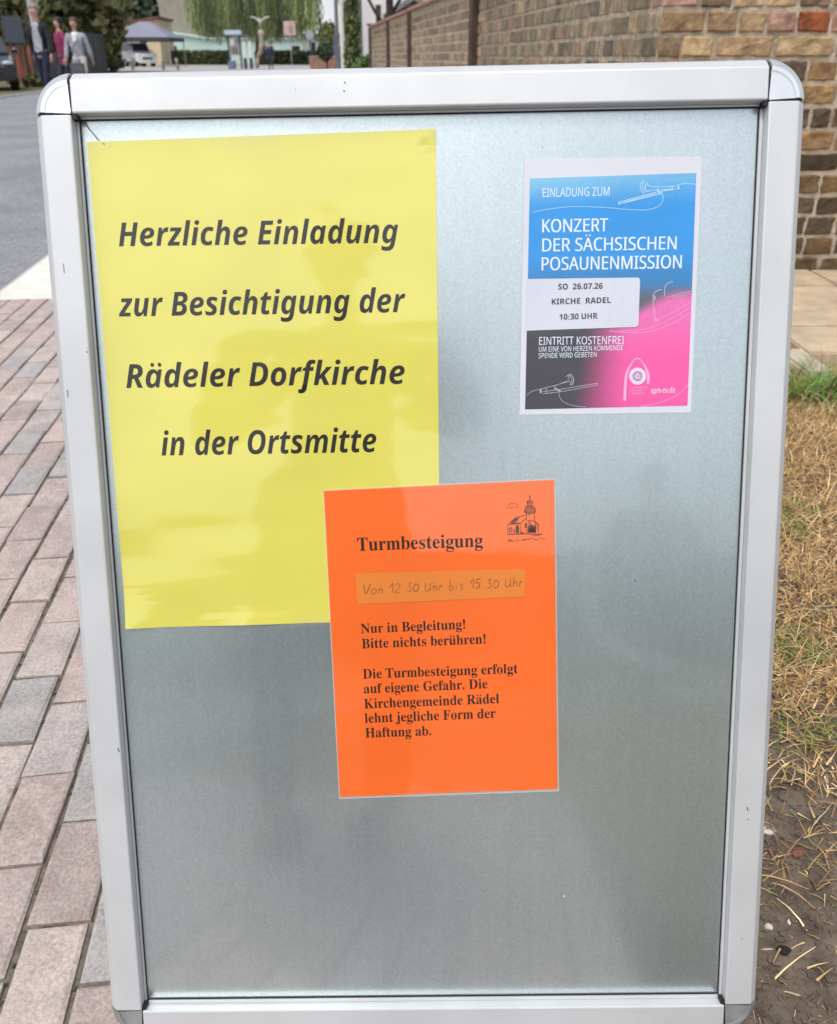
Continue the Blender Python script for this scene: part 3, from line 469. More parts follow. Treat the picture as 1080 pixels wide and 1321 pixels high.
# second leaf that props the board up from behind
leg = MB()
hl = Vector((0, BH + .004, -.03)); 
def legpt(x, z_drop): 
    return None
inv3 = BOARD_I
hinge_l = BOARD_M @ Vector((0.0, BH - .02, -.04)); hinge_r = BOARD_M @ Vector((BW, BH - .02, -.04))
for h in (hinge_l, hinge_r):
    foot = Vector((h.x, h.y + .33, .014))
    leg.tube([inv3 @ h, inv3 @ foot], .011, 8)
leg.tube([inv3 @ hinge_l, inv3 @ hinge_r], .010, 8)
leg.tube([inv3 @ Vector((hinge_l.x, hinge_l.y + .29, .12)), inv3 @ Vector((hinge_r.x, hinge_r.y + .29, .12))], .010, 8)
leg.build('rear_leg', M_alu, board)
# scuffs on the rails
M_scuff = mat('scuff_marks', (.03, .03, .035), rough=.8, var=.2)
def scuff(u, v, u2, v2, wmm=.6, z=.00025):
    a = bp(u, v, 0); b = bp(u2, v2, 0); sc = MB(); stroke(sc, [a, b], wmm / 1000, z); sc.build('scuff_mark', M_scuff, board)
for q in ((444, 106, 446, 107, .9), (443, 117, 445, 118, 1.0), (381, 115, 382, 115, .7), (82, 340, 83, 352, .5), (111, 453, 113, 455, .7), (87, 503, 88, 512, .6), (152, 965, 154, 970, .9), (964, 1041, 965, 1046, .9), (965, 1056, 965.5, 1058, .8), (956, 1211, 958, 1211, .8), (1034, 205, 1034, 212, .5)):
    if q[0] < 1000: scuff(*q)

M_fleck = mat('pale_fleck', (.75, .75, .72), rough=.8)
for u, v, r_, dark in ((820, 750, 1.0, 1), (352, 1246, .9, 0), (347, 1250, .6, 0), (192, 1122, .7, 0), (487, 1194, .6, 0), (728, 1157, 1.5, 0), (380, 1028, .7, 0), (700, 190, .5, 1), (860, 232, .5, 1), (785, 232, .4, 1), (900, 905, .7, 0), (915, 1180, .6, 0), (640, 1120, .5, 0)):
    fk = MB(); p_ = bp(u, v); k_ = random.uniform(0, 3)
    fk.face([(p_.x + r_ * .001 * math.cos(a_ + k_) * random.uniform(.6, 1.2), p_.y + r_ * .0008 * math.sin(a_ + k_) * random.uniform(.6, 1.2), -.0133) for a_ in (0, .9, 1.8, 2.7, 3.6, 4.5, 5.4)]); fk.build('dirt_fleck', M_scuff if dark else M_fleck, board, fix=False)
# ------------------------------------------------------------------ paper notices taped to the board
def paper_mat(name, col, coat, crough, wave, wscale, rough=.5, attr=None, fade=.04):
    m = mat(name, col, rough=rough, var=fade, scale=9, coat=coat, crough=crough, attr=attr)
    n = m.node_tree.nodes; l = m.node_tree.links; b = n['Principled BSDF']
    tc = n.new('ShaderNodeTexCoord'); mp = n.new('ShaderNodeMapping'); mp.inputs['Scale'].default_value = wscale
    nz = n.new('ShaderNodeTexNoise'); nz.inputs['Scale'].default_value = 1; nz.inputs['Detail'].default_value = 2
    l.new(tc.outputs['Object'], mp.inputs[0]); l.new(mp.outputs[0], nz.inputs['Vector'])
    bu = n.new('ShaderNodeBump'); bu.inputs['Distance'].default_value = wave
    l.new(nz.outputs['Fac'], bu.inputs['Height'])
    if coat: l.new(bu.outputs[0], b.inputs['Coat Normal']); b.inputs['Coat IOR'].default_value = 1.7
    l.new(bu.outputs[0], b.inputs['Normal'])
    return m
M_yel = paper_mat('yellow_laminated_paper', (.70, .655, .105), 1, .05, .0032, (2.5, 9, 1))
M_ora = paper_mat('orange_laminated_paper', (.90, .145, .012), 1, .04, .003, (5, 5, 1))
M_white = paper_mat('white_printer_paper', (.645, .665, .735), 0, .1, .001, (9, 9, 1), rough=.55)
M_print = paper_mat('printed_flyer_ink', (1, 1, 1), .25, .15, .001, (9, 9, 1), rough=.4, attr='tone', fade=.07)
M_slip = paper_mat('taped_orange_slip', (.76, .22, .03), 1, .08, .002, (6, 6, 1))
M_ink = mat('black_print', (.014, .012, .011), rough=.45, var=.1, coat=.55, crough=.05)
M_ink2 = mat('dark_label_print', (.035, .035, .05), rough=.5, var=.15)
M_pen = mat('brown_pen_line', (.27, .10, .03), rough=.5, var=.2)
M_wprint = mat('pale_print', (.72, .80, .90), rough=.45, var=.04)
M_line = mat('fine_pale_line_print', (1, 1, 1), rough=.45, var=.05, attr='tone')
def clear_film():
    m = bpy.data.materials.new('clear_tape'); m.use_nodes = True
    n = m.node_tree.nodes; l = m.node_tree.links; out = n['Material Output']
    t = n.new('ShaderNodeBsdfTransparent'); t.inputs[0].default_value = (1, 1, 1, 1)
    g = n.new('ShaderNodeBsdfPrincipled'); g.inputs['Roughness'].default_value = .18; g.inputs['Base Color'].default_value = (.8, .8, .8, 1)
    mx = n.new('ShaderNodeMixShader'); mx.inputs[0].default_value = .05
    l.new(t.outputs[0], mx.inputs[1]); l.new(g.outputs[0], mx.inputs[2]); l.new(mx.outputs[0], out.inputs[0])
    return m
M_tape = clear_film(); M_rim = clear_film(); M_rim.name = 'clear_laminate_edge'; M_rim.node_tree.nodes['Mix Shader'].inputs[0].default_value = .42

def notice(name, quad, base, thick, m, label, cat, nx=24, ny=34, lift=None, tone=None):
    "a sheet of paper with real thickness; quad = photo corners tl tr br bl"
    tl, tr, br, bl = (bp(*q) for q in quad)
    root_p = (tl + tr + br + bl) / 4
    mb = MB(); top = {}; low = {}
    for j in range(ny + 1):
        for i in range(nx + 1):
            u, v = i / nx, j / ny
            p = (bl * (1-u) + br * u) * (1-v) + (tl * (1-u) + tr * u) * v
            dz = lift(u, v) if lift else 0
            top[i, j] = mb.bm.verts.new((p.x, p.y, base + thick + dz)); low[i, j] = mb.bm.verts.new((p.x, p.y, base + dz * .9))
    for j in range(ny):
        for i in range(nx):
            c = tone((i + .5) / nx, (j + .5) / ny) if tone else None
            f = mb.vface([top[i, j], top[i+1, j], top[i+1, j+1], top[i, j+1]], c)
            if tone:
                for lp, (a, b) in zip(f.loops, ((i, j), (i+1, j), (i+1, j+1), (i, j+1))): lp[mb.cl] = (*tone(a / nx, b / ny), 1)
            mb.vface([low[i, j], low[i, j+1], low[i+1, j+1], low[i+1, j]])
    for i in range(nx):
        mb.vface([low[i, 0], low[i+1, 0], top[i+1, 0], top[i, 0]]); mb.vface([low[i+1, ny], low[i, ny], top[i, ny], top[i+1, ny]])
    for j in range(ny):
        mb.vface([low[0, j+1], low[0, j], top[0, j], top[0, j+1]]); mb.vface([low[nx, j], low[nx, j+1], top[nx, j+1], top[nx, j]])
    o = mb.build(name, m, fix=False, smooth=False)
    o.matrix_world = BOARD_M
    if label: tag(o, label, cat)
    return o
PZ = -.0131            # just in front of the panel face
yel = notice('paper_notice', ((112, 183), (562, 166.5), (568.5, 799), (163.5, 810.5)), PZ, .0003, M_yel,
             'large yellow notice with four italic lines inviting visitors to the village church', 'notice', nx=48, ny=68, lift=lambda u, v: .0035 * max(0, 1 - math.hypot(u / .16, v / .09)) ** 1.5 + .0016 * max(0, 1 - math.hypot((u - .38) / .2, v / .035)) + .002 * max(0, 1 - math.hypot((1 - u) / .06, (1 - v) / .04)))
z1 = PZ + .00045
text(yel, M_ink, 'SI', 'Herzliche Einladung', (153.4, 317.6), (514, 313), 30.5, z1)
text(yel, M_ink, 'SI', 'zur Besichtigung der', (153.4, 408.3), (523.5, 402.5), 30.5, z1)
text(yel, M_ink, 'SI', 'Rädeler Dorfkirche', (163, 500.5), (522.5, 495), 30.5, z1)
text(yel, M_ink, 'SI', 'in der Ortsmitte', (208.5, 587.7), (486, 583), 30.5, z1)
def film(name, quad, z, parent, m=None):
    mb = MB(); mb.face([(*bp(*q), z) for q in (quad[3], quad[2], quad[1], quad[0])]); return mb.build(name, m or M_tape, parent, fix=False)
film('tape_strip', ((536, 161), (560, 158), (568, 186), (541, 190)), PZ + .0006, yel)
film('tape_strip', ((270, 172), (360, 168), (361, 187), (272, 191)), PZ + .0006, yel)
film('tape_strip', ((350, 797), (430, 792), (430, 806), (352, 811)), PZ + .0006, yel)
film('tape_strip', ((100, 160), (120, 158), (150, 186), (128, 200)), PZ + .0006, yel)
cr = MB()
for pts in (((108, 155), (114, 165), (120, 172), (127, 181)), ((104, 157), (109, 152.5)), ((133, 185), (135, 186))):
    stroke(cr, curve([bp(*q) for q in pts]), .0007, PZ + .0008)
cr.build('stray_hair', M_scuff, yel, fix=False)

ora = notice('paper_notice', ((418, 633.3), (715, 618.8), (719.5, 1017.5), (438.5, 1028)), PZ + .0006, .0004, M_ora,
             'bright orange laminated notice about climbing the tower, overlapping the yellow one', 'notice')
film('laminate_rim', ((416.5, 632), (716.5, 617), (721.5, 1021), (437.5, 1031)), PZ + .0005, ora, M_rim)
z2 = PZ + .00115
text(ora, M_ink, 'SB', 'Turmbesteigung', (461.4, 710.5), (623, 705), 16.8, z2)
for a, b, s_ in (((466, 816.8), (600.4, 811), 'Nur in Begleitung!'), ((467.3, 836.3), (626.8, 829.8), 'Bitte nichts berühren!'),
                 ((468.6, 875.3), (668, 868), 'Die Turmbesteigung erfolgt'), ((469.6, 894.3), (629, 887.6), 'auf eigene Gefahr. Die'),
                 ((470.2, 913.7), (644, 906.8), 'Kirchengemeinde Rädel'), ((470.9, 932.3), (639.6, 925.7), 'lehnt jegliche Form der'),
                 ((471.8, 951.2), (556.5, 948.3), 'Haftung ab.')):
    text(ora, M_ink, 'SB', s_, a, b, 12.2, z2)
# the little drawing of the church, top right
ch = MB()
def C3(x, y): return bp(x / 13.5 + 640, y / 13.5 + 620)
def ink(pts, wmm=.5): stroke(ch, [C3(*p) for p in pts], wmm / 1000, z2)
ink([(588, 245), (588, 360)], .8); ink([(575, 285), (602, 285)], .6)
ink([(530, 375), (560, 350), (588, 350), (620, 350), (645, 375), (530, 378)], .8)
for x in (545, 570, 600, 628): ink([(x, 380), (x, 455)], .7)
ink([(505, 470), (530, 440), (650, 440), (675, 470), (505, 470)], .8)
for x in (520, 545, 570, 598, 625, 655): ink([(x, 470), (x, 560)], .8)
ink([(500, 520), (520, 565), (668, 565), (685, 520)], .9); ink([(500, 500), (500, 560)], 1.0); ink([(680, 480), (680, 550)], 1.0)
ink([(530, 570), (530, 690)], .6); ink([(672, 570), (672, 720)], .6); ink([(560, 600), (575, 585), (600, 585), (612, 605)], .5)
ink([(215, 765), (340, 640), (520, 600)], .7); ink([(215, 765), (420, 745), (530, 650)], .6); ink([(250, 735), (345, 660)], 1.2); ink([(280, 745), (370, 650)], 1.2); ink([(320, 745), (400, 640)], .9); ink([(265, 755), (410, 735)], .9)
ink([(205, 770), (205, 925)], .6); ink([(215, 850), (250, 810), (290, 850), (320, 905)], .6); ink([(240, 830), (240, 910)], .9); ink([(265, 815), (275, 915)], .6); ink([(320, 830), (320, 915)], .5)
ink([(350, 915), (350, 800), (372, 775), (392, 800), (392, 915)], .9); ink([(372, 780), (372, 915)], 1.6)
ink([(430, 745), (430, 915)], .5); ink([(500, 760), (515, 735), (535, 760), (535, 905)], .7); ink([(515, 745), (515, 820)], 1.5)
ink([(545, 700), (600, 690), (690, 720), (750, 765)], .8); ink([(740, 760), (740, 900)], .6); ink([(690, 730), (690, 920)], .7); ink([(715, 750), (715, 860)], .5)
for i in range(11): ink([(560 + i*12, 905), (570 + i*11, 770 + (i % 3) * 25)], 1.1)
ink([(570, 720), (620, 790), (660, 840)], 1.2); ink([(610, 880), (690, 850)], 1.5); ink([(590, 860), (680, 900)], 1.6)
ink([(195, 935), (420, 930), (520, 922), (690, 936), (800, 930)], .9); ink([(430, 905), (480, 910)], 1.6)
ink([(640, 960), (740, 955), (800, 915)], .5); ink([(740, 1000), (860, 1015)], .5)
ink([(180, 470), (215, 440), (240, 410), (285, 390), (340, 400), (385, 430), (385, 460), (340, 470), (300, 450), (270, 475), (220, 480)], .45)
for i in range(5): ink([(205 + i*16, 1020 + (i % 2)*20), (215 + i*16, 1050 - (i % 2)*18), (228 + i*14, 1030)], .55)
for x in (340, 370, 400): ink([(x, 1020), (x, 1055)], .6)
ink([(440, 1035), (500, 1028), (560, 1020), (660, 1000)], .6); ink([(470, 1035), (510, 1022)], 1.1); ink([(660, 1020), (720, 1035)], .8)
ink([(205, 1060), (310, 1055)], .5)
ch.build('church_drawing', mat('brown_black_drawing', (.10, .035, .02), rough=.5, var=.25, coat=1), ora, fix=False)
dots = MB(); 
for q in ((457.5, 699), (456.5, 709)): dots.face([(*(bp(*q) + Vector((.0006*math.cos(k), .0006*math.sin(k)))), z2) for k in (0, 1.05, 2.1, 3.14, 4.2, 5.2)])
dots.build('printed_colon', M_pen, ora, fix=False)
slip = film('time_slip', ((458.8, 739.5), (678.5, 733.5), (676.5, 769.5), (461, 779.2)), PZ + .0014, ora, M_slip)
HW = {'V': (.62, [[(0, .95), (.28, 0), (.62, 1)]]), 'o': (.55, [[(.3, .55), (.1, .45), (.05, .2), (.22, 0), (.45, .12), (.5, .38), (.3, .55)]]),
      'n': (.5, [[(.08, .5), (.08, 0)], [(.08, .32), (.25, .5), (.4, .4), (.42, 0)]]), '1': (.42, [[(.05, .55), (.34, .95), (.34, 0)]]),
      '2': (.55, [[(.05, .75), (.2, .95), (.42, .85), (.4, .55), (.05, .02), (.52, .04)]]), '3': (.52, [[(.08, .9), (.4, .92), (.2, .58), (.45, .4), (.38, .08), (.08, .05)]]),
      '0': (.56, [[(.28, .8), (.1, .65), (.06, .25), (.24, .02), (.46, .15), (.5, .55), (.28, .8)]]), 'U': (.62, [[(.05, .9), (.06, .2), (.22, .02), (.45, .2), (.5, .9)], [(.5, .3), (.58, .02)]]),
      'h': (.48, [[(.08, 1), (.08, 0)], [(.08, .35), (.25, .52), (.38, .4), (.4, 0)]]), 'r': (.4, [[(.08, .5), (.08, 0)], [(.08, .3), (.2, .48), (.34, .46)]]),
      'b': (.5, [[(.08, 1), (.08, 0), (.3, .02), (.42, .22), (.3, .45), (.08, .36)]]), 'i': (.25, [[(.1, .5), (.1, 0)], [(.1, .68), (.12, .74)]]),
      's': (.44, [[(.36, .5), (.14, .46), (.12, .32), (.34, .2), (.3, .03), (.06, .03)]]), '5': (.5, [[(.44, .92), (.14, .92), (.1, .55), (.34, .55), (.42, .28), (.28, .04), (.06, .06)]]), ' ': (.34, [])}
hw = MB()
def hand(s, a, b, cap):
    p0, p1 = bp(*a), bp(*b); W = (p1 - p0).length; e = (p1 - p0) / W; n = Vector((-e.y, e.x)) + e * .12
    sy = (bp(a[0], a[1] - cap) - p0).length; tot = sum(HW[c][0] + .1 for c in s); x = 0
    for c in s:
        for pl in HW[c][1]:
            jit = random.uniform(-.05, .05); lw = random.uniform(.00038, .00085)
            stroke(hw, curve([p0 + e * ((x + q[0]) / tot * W) + n * ((q[1] + jit) * sy) for q in pl], 4), lw, PZ + .0017)
        x += HW[c][0] + .1
hand('Von 12 30 Uhr bis 15 30 Uhr', (468.5, 766.5), (676, 756), 12.5)
hw.build('handwriting', M_pen, slip, fix=False)

# concert flyer
def sm(a, b, x):
    t = max(0, min(1, (x - a) / (b - a))); return t*t*(3-2*t)
def lerp3(a, b, t): return tuple(p*(1-t) + q*t for p, q in zip(a, b))
c_top, c_blue, c_deep, c_grey, c_dark, c_pink, c_pk2 = (lin(*c) for c in ((128, 192, 224), (38, 146, 222), (46, 128, 190), (92, 98, 108), (62, 60, 70), (232, 84, 160), (228, 110, 180)))
def flyer_tone(u, v):
    c = lerp3(c_grey, c_deep, sm(.47, .56, v)); c = lerp3(c, c_blue, sm(.56, .68, v)); c = lerp3(c, c_top, sm(.86, 1.02, v) * (1 - .35 * u))
    dark = lerp3(c_grey, c_dark, sm(.45, .30, v)); c = lerp3(c, dark, sm(.50, .44, v))
    edge = .375 + .11 * sm(.45, 1.0, u) + .012 * math.sin(u * 9)
    pk = sm(edge + .035, edge - .03, v) * sm(.26 + .1 * (v / .4), .66, u)
    c = lerp3(c, lerp3(c_pk2, c_pink, sm(.45, .2, v)), pk)
    nz = noise.noise(Vector((u * 3, v * 60, 0))) * .05 + noise.noise(Vector((u * 40, v * 50, 3))) * .06
    return tuple(max(0, q * (1 + nz)) for q in c)
con = notice('paper_notice', ((676.7, 204.8), (906, 201.3), (891.7, 532), (670.2, 535)), PZ, .0003, M_white,
             'white concert flyer printed blue, pink and black with a pasted date label', 'notice')
pr = notice('colour_print', ((683.7, 230), (898.7, 222.8), (887.2, 523.3), (677.5, 528.2)), PZ + .00035, .0001, M_print, None, None, nx=70, ny=100, tone=flyer_tone)
pr.matrix_world = Matrix(); pr.parent = con
zc = PZ + .0006
text(con, M_wprint, 'SR', 'EINLADUNG ZUM', (700.3, 254.2), (786.5, 252.2), 11.3, zc)
text(con, M_wprint, 'SR', 'KONZERT', (699.6, 299.8), (784, 298.2), 16.8, zc, copies=2)
text(con, M_wprint, 'SR', 'DER SÄCHSISCHEN', (699.6, 324.5), (872.4, 321.6), 16.8, zc, copies=2)
text(con, M_wprint, 'SR', 'POSAUNENMISSION', (698.8, 348.7), (879, 345.8), 16.8, zc, copies=2)
text(con, M_wprint, 'SR', 'EINTRITT KOSTENFREI', (695.6, 444.9), (805.2, 443.6), 10.2, zc)
text(con, M_wprint, 'SR', 'UM EINE VON HERZEN KOMMENDE', (695.4, 453.7), (803.8, 451.6), 6.4, zc)
text(con, M_wprint, 'SR', 'SPENDE WIRD GEBETEN', (695, 462), (769.7, 460.4), 6.4, zc)
text(con, M_wprint, 'SR', 'spm-ev.de', (840, 507.4), (871, 506.5), 7.5, zc)
ln = MB()
def C1(x, y): return bp(x / 3.72 + 660, y / 3.72 + 190)
W_, PKL = (.55, .78, .92), (.85, .38, .62)
def dr(pts, wmm=.5, col=W_, sm_=True):
    q = [C1(*p) for p in pts]
    stroke(ln, curve(q, 5) if sm_ and len(q) > 2 else q, wmm / 1000, zc - .00005, col)
dr([(640, 160), (622, 172), (618, 195), (628, 216), (640, 222)], .4); dr([(652, 170), (643, 182), (641, 200), (650, 214)], .5); dr([(634, 165), (628, 190), (634, 215)], .4)
dr([(650, 178), (690, 190), (790, 186)], .4); dr([(650, 210), (700, 204), (800, 200)], .4); dr([(800, 178), (802, 202)], .9); dr([(770, 184), (772, 203)], .6)
dr([(520, 262), (700, 214), (795, 200)], .5); dr([(512, 272), (530, 268), (705, 224), (720, 214)], .5); dr([(512, 268), (520, 262)], .8); dr([(545, 262), (690, 222)], .4)
dr([(716, 212), (728, 238), (720, 270), (690, 290), (640, 300), (560, 298), (440, 288), (300, 284), (180, 296), (100, 312)], .35)
dr([(800, 180), (840, 172), (885, 178)], .35); dr([(700, 200), (712, 226)], .9)
ln.build('trombone_drawing', M_line, con, fix=False); ln = MB()
dr([(735, 715), (736, 680), (748, 652), (775, 645)], .6, (.5, .52, .55)); dr([(690, 835), (682, 760), (680, 715), (695, 690), (722, 682)], .6, (.55, .5, .55)); dr([(686, 712), (690, 732)], 1, (.5, .5, .55))
dr([(740, 722), (800, 705), (870, 688)], .5, (.45, .48, .45)); dr([(770, 722), (820, 712), (870, 698)], .4, (.45, .48, .45))
dr([(690, 832), (760, 800), (862, 742)], .4, PKL); dr([(470, 880), (580, 890), (680, 880), (780, 840), (864, 790)], .5, PKL); dr([(520, 882), (640, 872), (740, 835), (862, 768)], .4, PKL); dr([(685, 825), (708, 830)], 2.0, PKL)
ln.build('swirl_drawing', M_line, con, fix=False); ln = MB()
GR = (.42, .42, .47)
dr([(70, 1192), (100, 1170), (140, 1160), (260, 1128), (272, 1115)], .4, GR); dr([(140, 1160), (140, 1180)], 1.6, GR); dr([(150, 1172), (230, 1162), (412, 1132)], .5, GR); dr([(150, 1182), (240, 1172), (414, 1140)], .5, GR); dr([(412, 1130), (412, 1140)], .8, GR); dr([(165, 1154), (168, 1180)], .5, GR)
dr([(262, 1100), (285, 1090), (298, 1112), (294, 1136), (280, 1140)], .6, GR); dr([(272, 1112), (278, 1095), (290, 1116), (286, 1136), (272, 1122), (200, 1148)], .5, GR); dr([(205, 1155), (235, 1170)], 1.5, GR)
dr([(228, 1176), (232, 1200), (252, 1224), (300, 1240), (360, 1246)], .4, GR); dr([(620, 1243), (720, 1222), (800, 1185), (848, 1140)], .5, PKL)
ln.build('trombone_drawing', M_line, con, fix=False); ln = MB()
AR = (.80, .42, .68)
for off, wd in ((0, 1.5), (5, .5), (-5, .5)):
    dr([(543 + off, 1216), (546 + off, 1150), (552 + off, 1090), (572 + off * .7, 1044), (603, 1014 + abs(off) * .4), (634 - off * .7, 1040), (650 - off, 1072), (657 - off, 1100), (655 - off, 1134)], wd, AR)
for k in range(22):
    a = 2*math.pi*k/22
    dr([(605 + 12*math.cos(a), 1098 + 12*math.sin(a)), (605 + 41*math.cos(a), 1098 + 41*math.sin(a))], 1.6, (.78, .66, .84), False)
dr([(605 + 15*math.cos(a*.5), 1098 + 15*math.sin(a*.5)) for a in range(14)], 3.6, (.74, .62, .82))
text(con, M_line, 'SR', 'SACHSISCHE', (660 + 578/3.72, 190 + 1157/3.72), (660 + 650/3.72, 190 + 1155/3.72), 1.9, zc, col=(.8, .5, .7))
text(con, M_line, 'SR', 'POSAUNEN', (660 + 566/3.72, 190 + 1171/3.72), (660 + 628/3.72, 190 + 1170/3.72), 1.9, zc, col=(.8, .5, .7))
text(con, M_line, 'SR', 'MISSION', (660 + 577/3.72, 190 + 1185/3.72), (660 + 638/3.72, 190 + 1184/3.72), 1.9, zc, col=(.8, .5, .7))
ln.build('emblem', M_line, con, fix=False)
lb = MB(); q = [Vector(C1(*p)) for p in ((70, 880), (596, 862), (606, 856), (609, 848), (617, 640), (614, 630), (606, 625), (75, 632))]
lb.face([(*p, PZ + .0009) for p in q]); lab = lb.build('date_label', mat('white_sticky_label', (.61, .64, .73), rough=.5, var=.03, scale=30), con, fix=False)
zl = PZ + .0011
text(lab, M_ink2, 'SS', 'SO  26.07.26', (720.2, 373.6), (777.5, 372.4), 7.4, zl)
text(lab, M_ink2, 'SS', 'KIRCHE  RADEL', (711.8, 392.9), (788, 390.6), 7.4, zl)
text(lab, M_ink2, 'SS', '10:30 UHR', (721.8, 412.6), (771, 411), 7.4, zl)
lc = MB()
for a, b in (((492, 640), (494, 690)), ((528, 705), (532, 770)), ((470, 785), (468, 840))): stroke(lc, [C1(*a), C1(*b)], .0003, zl)
lc.build('crease', mat('label_crease', (.5, .5, .58), var=.1), lab, fix=False)
# ------------------------------------------------------------------ the setting
SD = Vector((-.1095, .994, 0)).normalized()          # street direction
SN = Vector((SD.y, -SD.x, 0))                       # to the right of it
ROAD_R = G(30, 354)                                  # a point on the near road edge
def st(s, t, z=0): return Vector((ROAD_R.x, ROAD_R.y, z)) + SD * s + SN * t   # street coordinates
RW = 6.3
M_ground = mat('dry_field_ground', (.17, .14, .075), rough=.95, var=.35, scale=.8, bump=.02, bscale=6)
sheet('ground', [(-1500, -600), (1500, -600), (1500, 3000), (-1500, 3000)], -.10, M_ground)
def asphalt():
    m = mat('worn_asphalt', (.235, .240, .258), rough=.82, var=.16, scale=1.3, bump=.003, bscale=160)
    n = m.node_tree.nodes; l = m.node_tree.links; b = n['Principled BSDF']
    old = b.inputs['Base Color'].links[0].from_socket
    v = n.new('ShaderNodeTexVoronoi'); v.inputs['Scale'].default_value = 70
    tc = n['Texture Coordinate']; l.new(tc.outputs['Object'], v.inputs['Vector'])
    sp = n.new('ShaderNodeSeparateColor'); l.new(v.outputs['Color'], sp.inputs[0])
    mr = n.new('ShaderNodeMapRange'); mr.inputs['To Min'].default_value = .75; mr.inputs['To Max'].default_value = 1.25; l.new(sp.outputs[0], mr.inputs['Value'])
    vm = n.new('ShaderNodeVectorMath'); vm.operation = 'SCALE'; l.new(old, vm.inputs[0]); l.new(mr.outputs[0], vm.inputs['Scale']); l.new(vm.outputs[0], b.inputs['Base Color'])
    return m
M_road = asphalt()
sheet('road', [st(-12, 0), st(120, 0), st(120, -RW), st(-12, -RW)], -.022, M_road)
M_gut = mat('pale_gutter_concrete', (.30, .30, .30), rough=.85, var=.2, scale=6)
sheet('gutter', [st(-12, -RW + .02), st(100, -RW + .02), st(100, -RW - .45), st(-12, -RW - .45)], -.016, M_gut)
sm_ = MB(); 
for t in (-RW + .05, -RW - .18): sm_.face([(*st(-12, t).xy, -.012), (*st(100, t).xy, -.012), (*st(100, t - .05).xy, -.012), (*st(-12, t - .05).xy, -.012)])
o = sm_.build('gutter_joint', mat('tar_joint', (.04, .04, .04), var=.3), fix=False); tag(o, kind='structure')
M_vg = mat('mown_verge_grass', (.125, .115, .055), rough=.95, var=.45, scale=3.5, bump=.03, bscale=14)
sheet('verge', [st(-12, -RW - .45), st(110, -RW - .45), st(110, -60), st(-12, -60)], -.014, M_vg)
M_plaza = mat('pale_square_paving', (.36, .35, .34), rough=.85, var=.14, scale=1)
sheet('plaza', [(-48, 60), (25, 60), (25, 124), (-48, 124)], -.008, M_plaza)
M_conc = mat('pale_concrete', (.70, .69, .64), rough=.85, var=.07, scale=7, bump=.0012, bscale=120)
ps = G(30, 386); s_pav = (ps - st(0, 0)).dot(SD)
sheet('path', [st(s_pav + .006, .0), st(18, 0), st(18, 2.3), st(s_pav - .02, 2.3)], -.002, M_conc)
kb = MB()
for i in range(-12, 60):
    a, b = st(i + .003, -.02), st(i + .997, -.02); c, d = st(i + .997, .0), st(i + .003, .0)
    kb.prism([(p.x, p.y) for p in (a, b, c, d)], -.10, -.006)
o = kb.build('kerb', mat('kerb_stone', (.50, .49, .46), rough=.85, var=.12, scale=8)); tag(o, kind='structure')

# block paving: every block is modelled, rows run along the street
M_pave = mat('concrete_paving_blocks', (1, 1, 1), rough=.86, var=.24, scale=210, bump=.0016, bscale=420, attr='tone', detail=6)
stain(M_pave, 16, .80, 1.10)
M_joint = mat('sandy_joint_soil', (.17, .148, .12), rough=.95, var=.5, scale=60, bump=.004, bscale=180)
pv = MB(); rng = random.Random(3)
BL_, BWD = .152, .0765
tones = [lin(*c) for c in ((192, 174, 169), (187, 170, 165), (196, 180, 174), (184, 174, 171), (178, 173, 171), (197, 184, 178), (189, 179, 175), (184, 168, 163))]
rows = int(1.70 / BWD)
for r in range(rows):
    t0 = .008 + r * BWD; off = (r % 2) * .5 * BL_ + rng.uniform(-.012, .012); s = s_pav
    s1 = s_pav - off; 
    edges = [s_pav] + [s1 - k * BL_ for k in range(0 if off > .03 else 1, 33)]
    for a, b in zip(edges, edges[1:]):
        g = .0021 + rng.uniform(0, .0013); dz = rng.uniform(-.002, .0016); tl_, tr_ = rng.uniform(-.002, .002), rng.uniform(-.002, .002)
        c = tones[int(rng.random() ** 1.15 * 8)]; k = rng.uniform(.9, 1.05); c = tuple(q * k * .90 for q in c)
        lo, hi = b + g, a - g; x0, x1 = t0 + g * 1.25, t0 + BWD - g * 1.25; ch_ = .0042
        def pt(s_, t_, z): q = st(s_, t_); return (q.x, q.y, z + dz + tl_ * (s_ - lo) * 4 + tr_ * (t_ - x0) * 8)
        jj = lambda: rng.uniform(-.0019, .0019)
        base = [pt(lo + jj(), x0 + jj(), -.02), pt(hi + jj(), x0 + jj(), -.02), pt(hi + jj(), x1 + jj(), -.02), pt(lo + jj(), x1 + jj(), -.02)]
        mid = [Vector(p) + Vector((0, 0, .0175)) for p in base]
        topv = [pt(lo + ch_ + jj(), x0 + ch_ + jj(), 0), pt(hi - ch_ + jj(), x0 + ch_ + jj(), 0), pt(hi - ch_ + jj(), x1 - ch_ + jj(), 0), pt(lo + ch_ + jj(), x1 - ch_ + jj(), 0)]
        B_ = [pv.bm.verts.new(p) for p in base]; Mi = [pv.bm.verts.new(p) for p in mid]; T = [pv.bm.verts.new(p) for p in topv]
        for q in range(4):
            n_ = (q + 1) % 4
            pv.vface([B_[q], Mi[q], Mi[n_], B_[n_]], c); pv.vface([Mi[q], T[q], T[n_], Mi[n_]], c)
        pv.vface(T[::-1], c)
o = pv.build('pavement', M_pave); tag(o, kind='structure')
sheet('pavement_bed', [st(s_pav, 0), st(s_pav - 5, 0), st(s_pav - 5, rows * BWD + .02), st(s_pav, rows * BWD + .02)], -.0058, M_joint)
